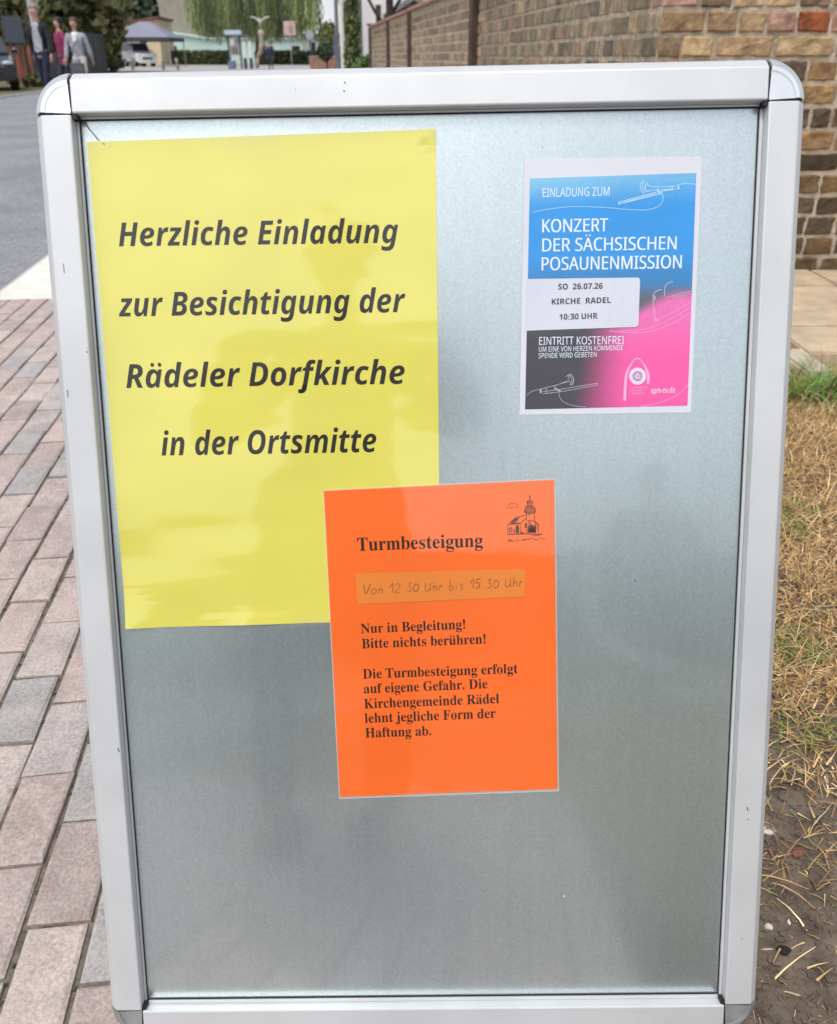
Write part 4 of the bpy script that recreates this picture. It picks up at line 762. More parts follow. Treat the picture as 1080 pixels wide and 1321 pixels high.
# crumbs and bits of moss in the joints
M_moss = mat('joint_moss', (.07, .075, .03), rough=1, var=.5, scale=200)
ms = MB()
for i in range(900):
    s_ = s_pav - rng.uniform(0, 3.6); r = rng.randrange(rows); t_ = .008 + r * BWD + rng.gauss(0, .0018)
    p = st(s_, t_); h = rng.uniform(.0012, .0035)
    ms.ball((p.x, p.y, -.0045), (h * rng.uniform(.8, 2), h * rng.uniform(.8, 2), h), 5, 3)
o = ms.build('joint_moss', M_moss); tag(o, kind='stuff')

# ------------------------------------------------------------------ bare soil verge on the right
M_soil = mat('dark_dry_soil', (.140, .108, .080), rough=.97, var=.42, scale=28, bump=.006, bscale=90, detail=8)
VX0 = .28
def edge_x(y): return VX0 + .03 * noise.noise(Vector((y * 3, 2, 0))) - .10 * (y - .5)
def soil_z(x, y):
    n = noise.noise(Vector((x * 4, y * 4, 0))) * .012 + noise.noise(Vector((x * 17, y * 17, 5))) * .007 + noise.noise(Vector((x * 55, y * 55, 9))) * .0035
    k = max(0, min(1, (x - edge_x(y)) / .12))
    n -= 4.5 * .012 * max(0, min(1, (x - 1.20) / .04)) * max(0, min(1, (y - 2.5) / .12))
    return -.012 + n * k + .012 * k
sl_ = MB(); NX, NY = 150, 260; X1, Y0, Y1 = 2.6, -.6, 4.1; gv = {}
for j in range(NY + 1):
    y = Y0 + (Y1 - Y0) * j / NY
    for i in range(NX + 1):
        x = (VX0 - .3) + (X1 - VX0 + .3) * (i / NX) ** 1.25
        z = soil_z(x, y) if x > edge_x(y) else -.03
        gv[i, j] = sl_.bm.verts.new((x, y, z))
for j in range(NY):
    for i in range(NX): sl_.vface([gv[i, j], gv[i+1, j], gv[i+1, j+1], gv[i, j+1]])
o = sl_.build('soil', M_soil, smooth=True); tag(o, kind='structure')

def scatter_px(u0, u1, v0, v1, rg):
    p = G(rg.uniform(u0, u1), rg.uniform(v0, v1)); return p.x, p.y
M_straw = mat('dry_grass_straw', (1, 1, 1), rough=.75, var=.2, scale=60, attr='tone')
STR = [lin(*c) for c in ((196, 164, 116), (182, 148, 100), (164, 128, 84), (216, 190, 146), (144, 116, 76), (152, 134, 86), (128, 106, 66), (128, 96, 66))]
def blade(mb, x, y, z, L, wd, az, tilt, bend, col, nseg=3):
    d = Vector((math.cos(az), math.sin(az), 0)); sd = Vector((-d.y, d.x, 0)); prev = None; p = Vector((x, y, z)); a = tilt
    for k in range(nseg + 1):
        ww = wd * (1 - k / nseg * .85) / 2
        pr_ = (mb.bm.verts.new(p - sd * ww), mb.bm.verts.new(p + sd * ww))
        if prev: mb.vface([prev[0], pr_[0], pr_[1], prev[1]], col)
        prev = pr_; p = p + (d * math.cos(a) + Vector((0, 0, 1)) * math.sin(a)) * L / nseg; a -= bend / nseg
sg = MB(); rg = random.Random(11)
def cover(x, y):
    "how thick the dry grass lies: thick towards the wall, thinning to bare earth near the lens"
    n = noise.noise(Vector((x * 5, y * 5, 1))) * .5 + noise.noise(Vector((x * 16, y * 16, 4))) * .35
    return max(0, min(1, (y - .68) * 2.6 + n * .8 + .12))
for i in range(150000):
    y = rg.uniform(.0, 3.3) if i % 3 else rg.uniform(1.0, 2.4); x = edge_x(y) + rg.uniform(0, 1) ** 1.1 * (2.0 - edge_x(y))
    c = cover(x, y)
    if rg.random() > c * .97 + .022: continue
    g = rg.random(); col = STR[rg.randrange(8)]
    if noise.noise(Vector((x * 7, y * 7, 8))) > .28 and g < .55: col = lin(rg.randint(95, 135), rg.randint(110, 140), rg.randint(45, 70))
    kk = rg.uniform(.95, 1.75); col = tuple(q * kk for q in col)
    if g < .7: blade(sg, x, y, soil_z(x, y) + rg.uniform(.0, .008), rg.uniform(.010, .038), rg.uniform(.0014, .0036), rg.uniform(0, 6.28), rg.uniform(-.15, .5), rg.uniform(0, .8), col, 2)
    else: blade(sg, x, y, soil_z(x, y) - .002, rg.uniform(.025, .07), rg.uniform(.0016, .003), rg.uniform(0, 6.28), rg.uniform(.5, 1.3), rg.uniform(.4, 1.6), col, 3)
o = sg.build('dry_grass', M_straw, fix=False); tag(o, kind='stuff')
# crumbs of earth
cl_ = MB()
for i in range(14000):
    y = rg.uniform(.05, 1.6); x = edge_x(y) + rg.uniform(0.0, .9); r_ = rg.uniform(.0008, .0035) * (1 if rg.random() < .9 else 2)
    cl_.ball((x, y, soil_z(x, y) + r_ * .3), (r_ * rg.uniform(.8, 1.5), r_ * rg.uniform(.8, 1.5), r_ * rg.uniform(.6, 1)), 5, 3)
o = cl_.build('soil_crumbs', M_soil, smooth=False); tag(o, kind='stuff')
# fine fibres, roots and chaff trodden into the bare earth
fb_ = MB()
for i in range(9000):
    y = rg.uniform(.05, 1.5); x = edge_x(y) + rg.uniform(0, 1.0) ** 1.2 * .9
    col = tuple(q * rg.uniform(.5, 1.1) for q in rg.choice((lin(150, 124, 96), lin(120, 98, 76), lin(92, 74, 58), lin(178, 150, 112), lin(70, 56, 46), lin(196, 176, 140))))
    if noise.noise(Vector((x * 9, y * 9, 3))) > .38: col = tuple(q * rg.uniform(.6, 1.1) for q in lin(104, 118, 58))
    blade(fb_, x, y, soil_z(x, y) + rg.uniform(.0005, .003), rg.uniform(.003, .016), rg.uniform(.0006, .0018), rg.uniform(0, 6.28), rg.uniform(-.1, .35), rg.uniform(0, .8), col, 2)
o = fb_.build('soil_litter', M_straw, fix=False); tag(o, kind='stuff')
# the green tuft under the slab's edge
M_grn = mat('fresh_grass_blade', (1, 1, 1), rough=.55, var=.15, scale=30, attr='tone')
tf = MB(); c0 = G(1062, 512)
for i in range(520):
    a = rg.uniform(0, 6.28); r_ = abs(rg.gauss(0, .10)); x, y = c0.x + math.cos(a) * r_ * 1.6, c0.y + math.sin(a) * r_ * .8
    col = lin(rg.randint(96, 150), rg.randint(135, 180), rg.randint(40, 84)) if rg.random() < .72 else lin(205, 205, 135)
    col = tuple(q * rg.uniform(.5, 1) for q in col)
    blade(tf, x, y, -.002, rg.uniform(.06, .17), rg.uniform(.003, .0065), rg.uniform(0, 6.28), rg.uniform(.5, 1.45), rg.uniform(.5, 2.0), col, 5)
o = tf.build('grass_tuft', M_grn, fix=False); tag(o, 'bright green grass tuft growing below the pale slab by the wall', 'grass tuft')

# pebbles, a bit of red brick and straw stalks lying on the soil
M_peb = mat('whitish_pebble', (.62, .60, .55), rough=.8, var=.15, scale=300)
M_red = mat('red_brick_crumb', (.24, .085, .058), rough=.95, var=.45, scale=250, bump=.001, bscale=500)
def lump(name, u, v, r, m, label, cat, group=None, sq=(1, 1, .6)):
    p = G(u, v); b = MB(); b.ball((0, 0, 0), (r * sq[0], r * sq[1], r * sq[2]), 9, 6)
    for vv in b.bm.verts: vv.co *= 1 + .5 * noise.noise(vv.co * (1.3 / r) + Vector((u, v, 0)))
    o = b.build(name, m, smooth=True); o.location = (p.x, p.y, soil_z(p.x, p.y) + r * .25); tag(o, label, cat, group)
    return o
lump('pebble', 991, 1074, .0062, M_peb, 'white pebble beside the frame, level with the rail scratches', 'pebble', sq=(1.3, .8, .6))
lump('pebble', 992, 1197, .0048, M_peb, 'round white pebble nearest the bottom right corner of the board', 'pebble', sq=(1, .9, .7))
lump('pebble', 1017, 1192, .0026, M_peb, 'tiny cream pebble to the right of the round white one', 'pebble', sq=(.8, 1.5, .6))
lump('brick_fragment', 1028, 1104, .0085, M_red, 'crumbled red brick fragment on the bare soil', 'brick fragment', sq=(1, .8, .5))
lump('soil_clod', 1010, 1232, .0065, mat('black_soil_clod', (.02, .016, .013), rough=1, var=.3), 'black clod of soil below the pebbles', 'clod', sq=(1.3, .8, .6))
M_stk = mat('pale_straw_stalk', (.56, .46, .28), rough=.7, var=.2, scale=80)
def stalk(u0, v0, u1, v1, label):
    a, b = G(u0, v0), G(u1, v1); m_ = MB(); n_ = 6; pts = []
    for k in range(n_ + 1):
        q = a.lerp(b, k / n_); pts.append((q.x + .0006 * math.sin(k * 2.1), q.y, .004 + .001 * math.sin(k)))
    m_.tube(pts, [.0009] * n_ + [.0005], 6); o = m_.build('straw_stalk', M_stk, smooth=True); tag(o, label, 'straw')
stalk(1020, 1016, 1026, 994, 'short upright straw stalk of the pair leaning together'); stalk(1028, 995, 1049, 1009, 'straw stalk slanting right from the tip of the upright one')
stalk(1010, 868, 1076, 838, 'long straw stalk lying across the dry grass'); stalk(1010, 1282, 1045, 1291, 'single straw stalk lying nearest the bottom edge')
stalk(981, 1228, 1022, 1228, 'thin straw stalk beside the black clod'); stalk(1048, 1068, 1072, 1040, 'straw stalk above the red brick fragment')
stalk(1076, 1222, 1080, 1240, 'pale stub of straw at the right edge')

# ------------------------------------------------------------------ brick wall
M_brick = mat('old_brick', (1, 1, 1), rough=.9, var=.30, scale=26, bump=.005, bscale=70, attr='tone', detail=8)
stain(M_brick)
M_brickf = mat('old_brick_far', (1, 1, 1), rough=.92, var=.22, scale=14, bump=.004, bscale=40, attr='tone', detail=6)
M_mort = mat('lime_mortar', (.46, .38, .29), rough=.95, var=.30, scale=22, bump=.006, bscale=60, detail=8)
stain(M_mort, 14, .7, 1.1)
M_terra = mat('terracotta_coping', (.34, .20, .15), rough=.85, var=.25, scale=8, bump=.003, bscale=50)
WALL_H = 1.47
def bricks(mb, org, dv, nrm, length, z0, z1, course, pal, seed, head=.135, fine=False, joint=.017, force=None, fixed=None, amp=.003):
    rg_ = random.Random(seed)
    nz_ = int((z1 - z0) / course)
    for row in range(nz_):
        x = -rg_.uniform(0, head); zb = z0 + row * course
        while x < length:
            L = head * rg_.choice((1, 1, 1, 1.15, .9, 1.4, 1, 1.9, .7))
            if fixed and zb <= fixed[1] < zb + course:
                if x < fixed[0] - .001 and x + L > fixed[0] - .03: L = fixed[0] - x
                elif abs(x - fixed[0]) <= .001: L = .142
            a = max(x, 0) + joint / 2; b = min(x + L, length) - joint / 2
            if b - a > .03:
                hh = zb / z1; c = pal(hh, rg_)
                if force: 
                    f_ = force(a, b, zb, zb + course)
                    if f_: c = f_
                j = lambda s=1: rg_.uniform(-.0025, .0025) * s
                zl_, zh_ = zb + joint / 2, zb + course - joint / 2
                dep = rg_.uniform(-amp, amp); nx, ny = (5, 3) if fine else (1, 1); bev = .006
                def pt(s_, h_, d_): q = org + dv * s_ + nrm * d_; return Vector((q.x, q.y, h_))
                back = [mb.bm.verts.new(pt(s_, h_, -.06)) for s_, h_ in ((a, zl_), (b, zl_), (b, zh_), (a, zh_))]
                cs = [(a + j(), zl_ + j()), (b + j(), zl_ + j()), (b + j(), zh_ + j()), (a + j(), zh_ + j())]
                grid = {}
                for gy in range(ny + 3):
                    for gx in range(nx + 3):
                        u = 0 if gx == 0 else (1 if gx == nx + 2 else .04 + .92 * (gx - 1) / nx)
                        v = 0 if gy == 0 else (1 if gy == ny + 2 else .08 + .84 * (gy - 1) / ny)
                        s_ = (cs[0][0] * (1-u) + cs[1][0] * u) * (1-v) + (cs[3][0] * (1-u) + cs[2][0] * u) * v
                        h_ = (cs[0][1] * (1-u) + cs[1][1] * u) * (1-v) + (cs[3][1] * (1-u) + cs[2][1] * u) * v
                        rim = gx in (0, nx + 2) or gy in (0, ny + 2)
                        d_ = dep - (bev if rim else 0)
                        if fine:
                            pn = Vector((s_ * 22 + seed, h_ * 22, row)); d_ += noise.noise(pn) * .008 + noise.noise(pn * 3.1) * .004
                            if rim: s_ += noise.noise(pn * 2.6) * .009; h_ += noise.noise(pn * 2.6 + Vector((9, 0, 0))) * .007
                        grid[gx, gy] = mb.bm.verts.new(pt(s_, h_, d_))
                X, Y = nx + 2, ny + 2
                for gy in range(Y):
                    for gx in range(X): mb.vface([grid[gx, gy], grid[gx+1, gy], grid[gx+1, gy+1], grid[gx, gy+1]], c)
                mb.vface([back[0], back[1]] + [grid[k, 0] for k in range(X, -1, -1)], c); mb.vface([back[2], back[3]] + [grid[k, Y] for k in range(0, X + 1)], c)
                mb.vface([back[3], back[0]] + [grid[0, k] for k in range(0, Y + 1)], c); mb.vface([back[1], back[2]] + [grid[X, k] for k in range(Y, -1, -1)], c)
            x += L
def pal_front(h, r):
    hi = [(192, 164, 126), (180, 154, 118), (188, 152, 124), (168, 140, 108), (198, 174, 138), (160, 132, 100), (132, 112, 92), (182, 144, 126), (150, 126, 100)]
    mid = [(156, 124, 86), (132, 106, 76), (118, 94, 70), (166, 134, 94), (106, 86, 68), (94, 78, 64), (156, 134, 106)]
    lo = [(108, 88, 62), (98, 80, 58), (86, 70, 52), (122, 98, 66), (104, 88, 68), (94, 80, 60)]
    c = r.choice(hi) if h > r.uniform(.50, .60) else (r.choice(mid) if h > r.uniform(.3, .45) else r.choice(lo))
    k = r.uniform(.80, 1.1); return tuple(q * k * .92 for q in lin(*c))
def pal_side(h, r):
    c = r.choice([(150, 136, 112), (136, 122, 100), (142, 124, 102), (128, 116, 96), (160, 138, 112), (156, 128, 108), (120, 108, 92)])
    k = r.uniform(.8, 1.1); return tuple(q * k for q in lin(*c))
def pal_far(h, r):
    c = r.choice([(150, 130, 108), (136, 116, 96), (166, 144, 118), (146, 126, 106), (124, 106, 90)]); k = r.uniform(.85, 1.1); return tuple(q * k for q in lin(*c))
D0 = 4.02
wc = P(846, 72, D0); wc = Vector((wc.x, wc.y, 0))
orange_u = P(1051, 28, D0)
ORANGE = (.30, .088, .034)
front = empty('brick_wall', wc)
tag(front, 'near brick wall stretch with buff and brown bricks and one orange brick', 'wall')
def shift(o, root): o.parent = root; o.matrix_parent_inverse = Matrix.Translation(root.location).inverted(); return o
fb = MB()
def force(a, b, z0, z1):
    if wc.x + a <= orange_u.x <= wc.x + b and z0 <= orange_u.z <= z1: return ORANGE
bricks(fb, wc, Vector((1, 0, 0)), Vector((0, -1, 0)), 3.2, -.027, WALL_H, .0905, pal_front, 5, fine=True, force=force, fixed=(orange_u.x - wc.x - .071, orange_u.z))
sidedir = Vector((-.0894, 1, 0)).normalized(); LEN1 = 5.0
bricks(fb, wc + sidedir * .004, sidedir, Vector((-sidedir.y, sidedir.x, 0)), LEN1, -.027, WALL_H, .0905, pal_side, 9, joint=.018)
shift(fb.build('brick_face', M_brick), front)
mo = MB()
n1 = Vector((-sidedir.y, sidedir.x, 0))
a = wc + Vector((.005, .007, 0)); b_ = wc + Vector((3.2, .007, 0)); e = wc + sidedir * LEN1 - n1 * .006
pts = [a, b_, b_ + Vector((0, .24, 0)), wc + Vector((.25, .24, 0)), e + Vector((.24, 0, 0)), e + Vector((.006, 0, 0))]
mo.prism([(p.x, p.y) for p in pts], -.05, WALL_H)
shift(mo.build('mortar', M_mort), front)
def coping(a, b, root, z=WALL_H, wd=.34, tile=.3, pitch=.05):
    d = (b - a).normalized(); n_ = Vector((d.y, -d.x, 0)); L = (b - a).length; m_ = MB(); k = 0
    while k * tile < L:
        p, q = a + d * (k * tile + .004), a + d * min(L, (k + 1) * tile - .004)
        for sgn in (1,):
            pr_ = [(-.07, 0), (wd - .07, 0), (wd - .07, .035), (wd / 2 - .07, .035 + pitch), (-.07, .035)]
            A_ = [m_.bm.verts.new((*(p + n_ * s_).xy, z + h)) for s_, h in pr_]; B_ = [m_.bm.verts.new((*(q + n_ * s_).xy, z + h)) for s_, h in pr_]
            m_.vface(A_[::-1]); m_.vface(B_)
            for i in range(5): m_.vface([A_[i], A_[(i+1) % 5], B_[(i+1) % 5], B_[i]])
        k += 1
    return shift(m_.build('coping', M_terra), root)
coping(wc, wc + sidedir * LEN1, front); coping(wc + Vector((3.2, 0, 0)), wc + Vector((.36, 0, 0)), front)
# farther stretch with dark piers
fdir = Vector((-.122, 1, 0)).normalized()
def fw(D): return Vector((1.625 - .122 * D, D, 0))
far = empty('garden_wall', fw(9.1))
tag(far, 'long brick garden wall with terracotta coping and dark piers running down the street', 'wall')
fbm = MB(); L2 = (fw(22.4) - fw(9.15)).length
bricks(fbm, fw(9.15), fdir, Vector((-fdir.y, fdir.x, 0)), L2, .02, WALL_H - .03, .0905, pal_far, 21, head=.16, joint=.024)
shift(fbm.build('brick_face', M_brickf), far)
mm = MB(); q0, q1 = fw(9.15), fw(22.4); nn = Vector((fdir.y, -fdir.x, 0))
mm.prism([(p.x, p.y) for p in (q0 + nn * .007, q1 + nn * .007, q1 + nn * .25, q0 + nn * .25)], -.05, WALL_H - .02)
shift(mm.build('mortar', M_mort), far)
M_pier_gap = mat('dark_brown_pier_and_gap', (.075, .045, .034), rough=.8, var=.3, scale=9)
for D in (9.02, 14.2, 17.7, 22.4):  # nearest one is a dark box standing in for a shaded recess
    p = fw(D); m_ = MB(); s_ = .16 if D > 10 else .05
    m_.prism([(q.x, q.y) for q in (p - nn * (.05 if D > 10 else .03), p - nn * .05 + fdir * s_, p + nn * .3 + fdir * s_, p + nn * .3)], -.05, WALL_H + .04)
    m_.prism([(q.x, q.y) for q in (p - nn * .08 - fdir * .02, p - nn * .08 + fdir * (s_ + .02), p + nn * .33 + fdir * (s_ + .02), p + nn * .33 - fdir * .02)], WALL_H + .042, WALL_H + .075)
    shift(m_.build('pier_and_gap', M_pier_gap), far)
for D1, D2 in ((9.2, 14.1), (14.45, 17.6), (17.95, 22.3)): coping(fw(D1), fw(D2), far, z=WALL_H - .015)

# ------------------------------------------------------------------ pale slab in front of the wall
M_slab = mat('sandy_concrete_slab', (.50, .39, .27), rough=.9, var=.22, scale=9, bump=.003, bscale=70, detail=7)
sb = MB(); zt = .010
e0 = G(1047, 455, zt); e1 = G(1034, 440, zt)
for i in range(5):
    for j in range(4):
        ya = e0.y + (D0 - .02 - e0.y) * j / 4 + .004; yb = e0.y + (D0 - .02 - e0.y) * (j + 1) / 4 - .004
        xa = e0.x - .01 + i * .52; xb = xa + .512
        sb.prism([(xa, ya), (xb, ya), (xb, yb), (xa, yb)], zt - .08, zt + random.uniform(-.004, .004))
o = sb.build('threshold_slab', M_slab, bevel=.006); tag(o, 'sandy pale concrete slab step at the foot of the brick wall', 'step')
kbs = MB(); k0 = G(1030, 500); k1 = Vector((e0.x - .30, e0.y, 0))
kbs.prism([(e0.x - .13, e0.y - .01), (e0.x - .04, e0.y - .01), (e0.x - .03, e0.y - .26), (e0.x - .12, e0.y - .26)], -.05, .03)
o = kbs.build('edging_stone', mat('weathered_edging', (.42, .36, .28), rough=.95, var=.3, scale=14, bump=.004, bscale=60), bevel=.008); tag(o, 'weathered edging stone running forward from the pale slab', 'edging stone')
# ------------------------------------------------------------------ people
M_skin = mat('skin', (.54, .29, .22), rough=.55, var=.10, scale=22)
def skin_obj(name, nodes, edges, m, parent, sub=1, cut=None, extra=None):
    me = bpy.data.meshes.new(name); me.from_pydata([n[:3] for n in nodes], edges, []); o = bpy.data.objects.new(name, me); COL.objects.link(o)
    md = o.modifiers.new('s', 'SKIN'); md.use_smooth_shade = True; md.branch_smoothing = .4
    for i, n in enumerate(nodes):
        r = n[3]; me.skin_vertices[0].data[i].radius = r if isinstance(r, tuple) else (r, r)
    me.skin_vertices[0].data[0].use_root = True
    sd = o.modifiers.new('d', 'SUBSURF'); sd.levels = sub; sd.render_levels = sub
    dg = bpy.context.evaluated_depsgraph_get(); dg.update()
    m2 = bpy.data.meshes.new_from_object(o.evaluated_get(dg)); bpy.data.objects.remove(o); bpy.data.meshes.remove(me)
    if cut:
        bm = bmesh.new(); bm.from_mesh(m2); bm.normal_update()
        bmesh.ops.delete(bm, geom=[f for f in bm.faces if cut(f.calc_center_median(), f.normal)], context='FACES'); bm.to_mesh(m2); bm.free()
    m2.name = name; m2.materials.clear(); m2.materials.append(m)
    ob = bpy.data.objects.new(name, m2); COL.objects.link(ob); ob.parent = parent
    for p in m2.polygons: p.use_smooth = True
    return ob
def limb(nodes, edges, start, pts):
    last = start
    for p in pts: nodes.append(p); edges.append((last, len(nodes) - 1)); last = len(nodes) - 1
    return last
def person(loc, rz, H, jacket, trousers, hair, label, shirt=None, stride=.12, arms=((.06, -.02), (-.02, .05)), jl=.86, longhair=False, wide=1.0, group=None, opening=(.082, 0), turn=0.0, lean=0.0, forearm=None):
    k = H / 1.78; root = empty('person', loc, rz); tag(root, label, 'person', group)
    sc_ = lambda L: [(x*k*(wide if abs(x) > .05 else 1), (y + lean*max(0, z-.9))*k, z*k, (tuple(q*k for q in r) if isinstance(r, tuple) else r*k)) for x, y, z, r in L]
    sh = .185; hips = .095
    def armpts(s, dy, dz, r):     # s = side, dy = swing of the hand (negative is forward)
        if forearm: 
            return [(s*sh, 0, 1.43, r[0]), (s*(sh+.075), .03, 1.14, r[1]), (s*.06, forearm, 1.16, r[2])]
        return [(s*sh, 0, 1.43, r[0]), (s*(sh+.06), dy*.35+.02, 1.14, r[1]), (s*(sh+.075), dy, .89, r[2])]
    # body, one skinned surface: torso, neck, head with nose and ears, arms with five fingers, legs, feet
    n, e = [(0, 0, .98, (.13, .10))], []
    ch = limb(n, e, 0, [(0, 0, 1.15, (.125, .09)), (0, 0, 1.36, (.145, .095))])
    nk = limb(n, e, ch, [(0, .005, 1.48, (.056, .056)), (0, .0, 1.545, (.050, .053)), (0, -.012, 1.595, (.062, .076)), (0, -.004, 1.665, (.082, .100)), (0, .004, 1.735, (.076, .094)), (0, .006, 1.785, (.036, .045))])
    head = nk - 2
    limb(n, e, head, [(0, -.108, 1.648, .012)])
    for s in (-1, 1): limb(n, e, head, [(s*.083, .005, 1.665, .013)])
    for s, (dy, dz) in zip((-1, 1), arms):
        A = armpts(s, dy, dz, (.05, .042, .028)); w_ = limb(n, e, ch, A)
        wx, wy, wz, _ = A[-1]; d = (Vector(A[-1][:3]) - Vector(A[-2][:3])).normalized(); sd_ = Vector((0, 1, 0)) if not forearm else Vector((1, 0, 0))
        pm = Vector((wx, wy, wz)) + d * .055; pi_ = limb(n, e, w_, [(*pm, (.030, .016))])
        for fi, (o_, L_) in enumerate(((-.028, .062), (-.010, .072), (.010, .068), (.027, .052))):
            b0 = pm + sd_ * o_ + d * .03; b1 = b0 + d * L_ * .6 - Vector((s*.006, 0, 0)); b2 = b1 + d * L_ * .4 - Vector((s*.014, 0, 0))
            limb(n, e, pi_, [(*b0, .0092), (*b1, .0085), (*b2, .007)])
        t0 = pm - sd_ * .034 - d * .012; limb(n, e, pi_, [(*t0, .010), (*(t0 - sd_*.014 + d*.034), .009)])
    legs = []
    for s, st_ in ((-1, stride), (1, -stride)):
        L = [(s*hips, 0, .90, (.085, .09)), (s*(hips+.005), -.02+st_*.4-abs(st_)*.15, .50, (.055, .058)), (s*hips, st_, .09, .04)]; legs.append(L)
        q = limb(n, e, 0, L); limb(n, e, q, [(s*hips, st_-.06, .045, (.04, .03)), (s*(hips+.01), st_-.16, .03, (.042, .022))])
    body = skin_obj('body', sc_(n), e, M_skin, root)
    fz = -.098*k
    for s in (-1, 1):
        eb = MB(); eb.ball((s*.031*k, fz + .006*k + lean*.77*k, 1.672*k), .0105*k, 8, 5); eb.build('eye', M_eye, root, smooth=True)
    mb_ = MB(); mb_.ball((0, fz + .016*k + lean*.7*k, 1.607*k), (.024*k, .008*k, .006*k), 8, 4); mb_.build('mouth', M_lip, root, smooth=True)
    # clothes, grown on the same bones
    g = 1.16
    if shirt:
        sn, se = [(0, 0, .80, (.155, .125))], []
        limb(sn, se, 0, [(0, 0, .92, (.155, .122)), (0, 0, 1.10, (.148, .112)), (0, 0, 1.36, (.152, .106)), (0, 0, 1.44, (.15, .106)), (0, .003, 1.51, (.066, .068))]); skin_obj('shirt', sc_(sn), se, shirt, root)
    jn, je = [(0, .004, jl - .04, (.185, .145))], []
    c_ = limb(jn, je, 0, [(0, .004, 1.10, (.170, .128)), (0, .004, 1.36, (.176, .122))]); limb(jn, je, c_, [(0, .006, 1.44, (.14, .10)), (0, .008, 1.50, (.075, .074))])
    for s, (dy, dz) in zip((-1, 1), arms):
        A = armpts(s, dy, dz, (.078, .066, .054)); limb(jn, je, c_, A)
    skin_obj('jacket', sc_(jn), je, jacket, root, cut=(lambda c, nn: abs(c.x) < opening[0]*k and nn.y < -.3 and opening[1]*k < c.z < 1.5*k) if shirt else None)
    tn, te = [(0, 0, .98, (.138, .108))], []
    for L in legs: limb(tn, te, 0, [(p[0], p[1], p[2], tuple(q*1.18 for q in p[3]) if isinstance(p[3], tuple) else .056) for p in L])
    skin_obj('trousers', sc_(tn), te, trousers, root)
    for L in legs:
        x, y, z, _ = L[-1]; b = MB(); b.ball((x*k, (y-.075)*k, .042*k), (.052*k, .145*k, .045*k), 10, 6); b.build('shoe', M_shoe, root, smooth=True)
    hb = MB(); hb.ball((0, (.020 + lean*.8)*k, 1.715*k), (.105*k, .118*k, .098*k), 14, 9)
    if longhair: hb.ball((0, (.058 + lean*.75)*k, 1.63*k), (.10*k, .062*k, .13*k), 12, 8)
    for v in hb.bm.verts:
        v.co += Vector((noise.noise(v.co*18), noise.noise(v.co*18+Vector((4, 0, 0))), noise.noise(v.co*18+Vector((0, 7, 0))))) * .012 * k
    bmesh.ops.delete(hb.bm, geom=[f for f in hb.bm.faces if f.calc_center_median().y < (-.035 + lean*.8)*k and f.calc_center_median().z < 1.735*k], context='FACES')
    hb.build('hair', hair, root, smooth=True)
    return root
M_eye = mat('dark_eye', (.03, .025, .02), rough=.2); M_lip = mat('lip', (.38, .14, .12), rough=.5); M_shoe = mat('black_shoe', (.02, .02, .022), rough=.5)
M_blazer = mat('black_blazer', (.014, .015, .020), rough=.85, var=.3, scale=5, bump=.05, bscale=7); M_lshirt = mat('pale_grey_shirt', (.36, .37, .41), rough=.85, var=.25, scale=11, bump=.03, bscale=12)
M_navy = mat('navy_jeans', (.010, .013, .036), rough=.85, var=.3, scale=6, bump=.04, bscale=8); M_mag = mat('magenta_jacket', (.24, .018, .09), rough=.75, var=.35, scale=8, bump=.05, bscale=8)
M_greyc = mat('heather_grey_cardigan', (.33, .35, .40), rough=.9, var=.22, scale=12, bump=.04, bscale=9); M_wtop = mat('white_top', (.75, .74, .74), rough=.8)
M_dkt = mat('dark_teal_trousers', (.022, .034, .045), rough=.85, var=.2); M_pale = mat('cream_trousers', (.62, .58, .54), rough=.85)
M_hgrey = mat('grey_hair', (.22, .20, .185), rough=.7, var=.3, scale=90); M_hblack = mat('black_hair', (.016, .013, .012), rough=.55, var=.3, scale=90); M_hbrown = mat('brown_hair', (.085, .042, .026), rough=.6, var=.3, scale=90)
def face_cam(p): return math.atan2(-(p.x), (p.y))       # turns local -y towards the lens
D = 20.4; p = P(54.5, 72, D); p.z = 0
person(p, -.32, 1.83, M_blazer, M_navy, M_hgrey, 'grey-haired man in open black blazer and pale grey shirt walking along the road', shirt=M_lshirt, stride=.16, arms=((.10, 0), (-.06, 0)), wide=1.08)
p = P(81.5, 72, 23.0); p.z = 0
person(p, -.75, 1.68, M_mag, M_dkt, M_hblack, 'black-haired woman in magenta jacket walking between the other two', stride=-.14, arms=((.1, 0), (-.1, 0)), jl=.72, longhair=True)
p = P(101.5, 72, 22.0); p.z = 0
wg = person(p, -.12, 1.64, M_greyc, M_pale, M_hbrown, 'brown-haired woman in pale grey cardigan with grey shoulder bag', shirt=M_wtop, stride=.14, arms=((-.12, 0), (.14, 0)), jl=.74, longhair=True, wide=1.08, opening=(.06, 1.3))
bgm = MB(); q = P(100.5, 90, 21.72)
bgm.box((-.15, -.05, -.14), (.15, .05, .14)); bgm.tube([(-.12, 0, .13), (-.05, .1, .45), (.05, .16, .62)], .014, 6)
o = bgm.build('shoulder_bag', mat('grey_canvas_bag', (.10, .10, .115), rough=.85, var=.25), bevel=.03); o.location = q; tag(o, 'dark grey bag hanging at the hip of the woman in grey', 'bag')
p = P(348.5, 72, 72); p.z = 0
person(p, .3, 1.76, mat('dark_blue_jacket', (.022, .035, .085), rough=.8, var=.2), mat('charcoal_trousers', (.035, .035, .05), rough=.8), M_hbrown, 'far person in dark blue standing beside the carved figure', stride=.16)
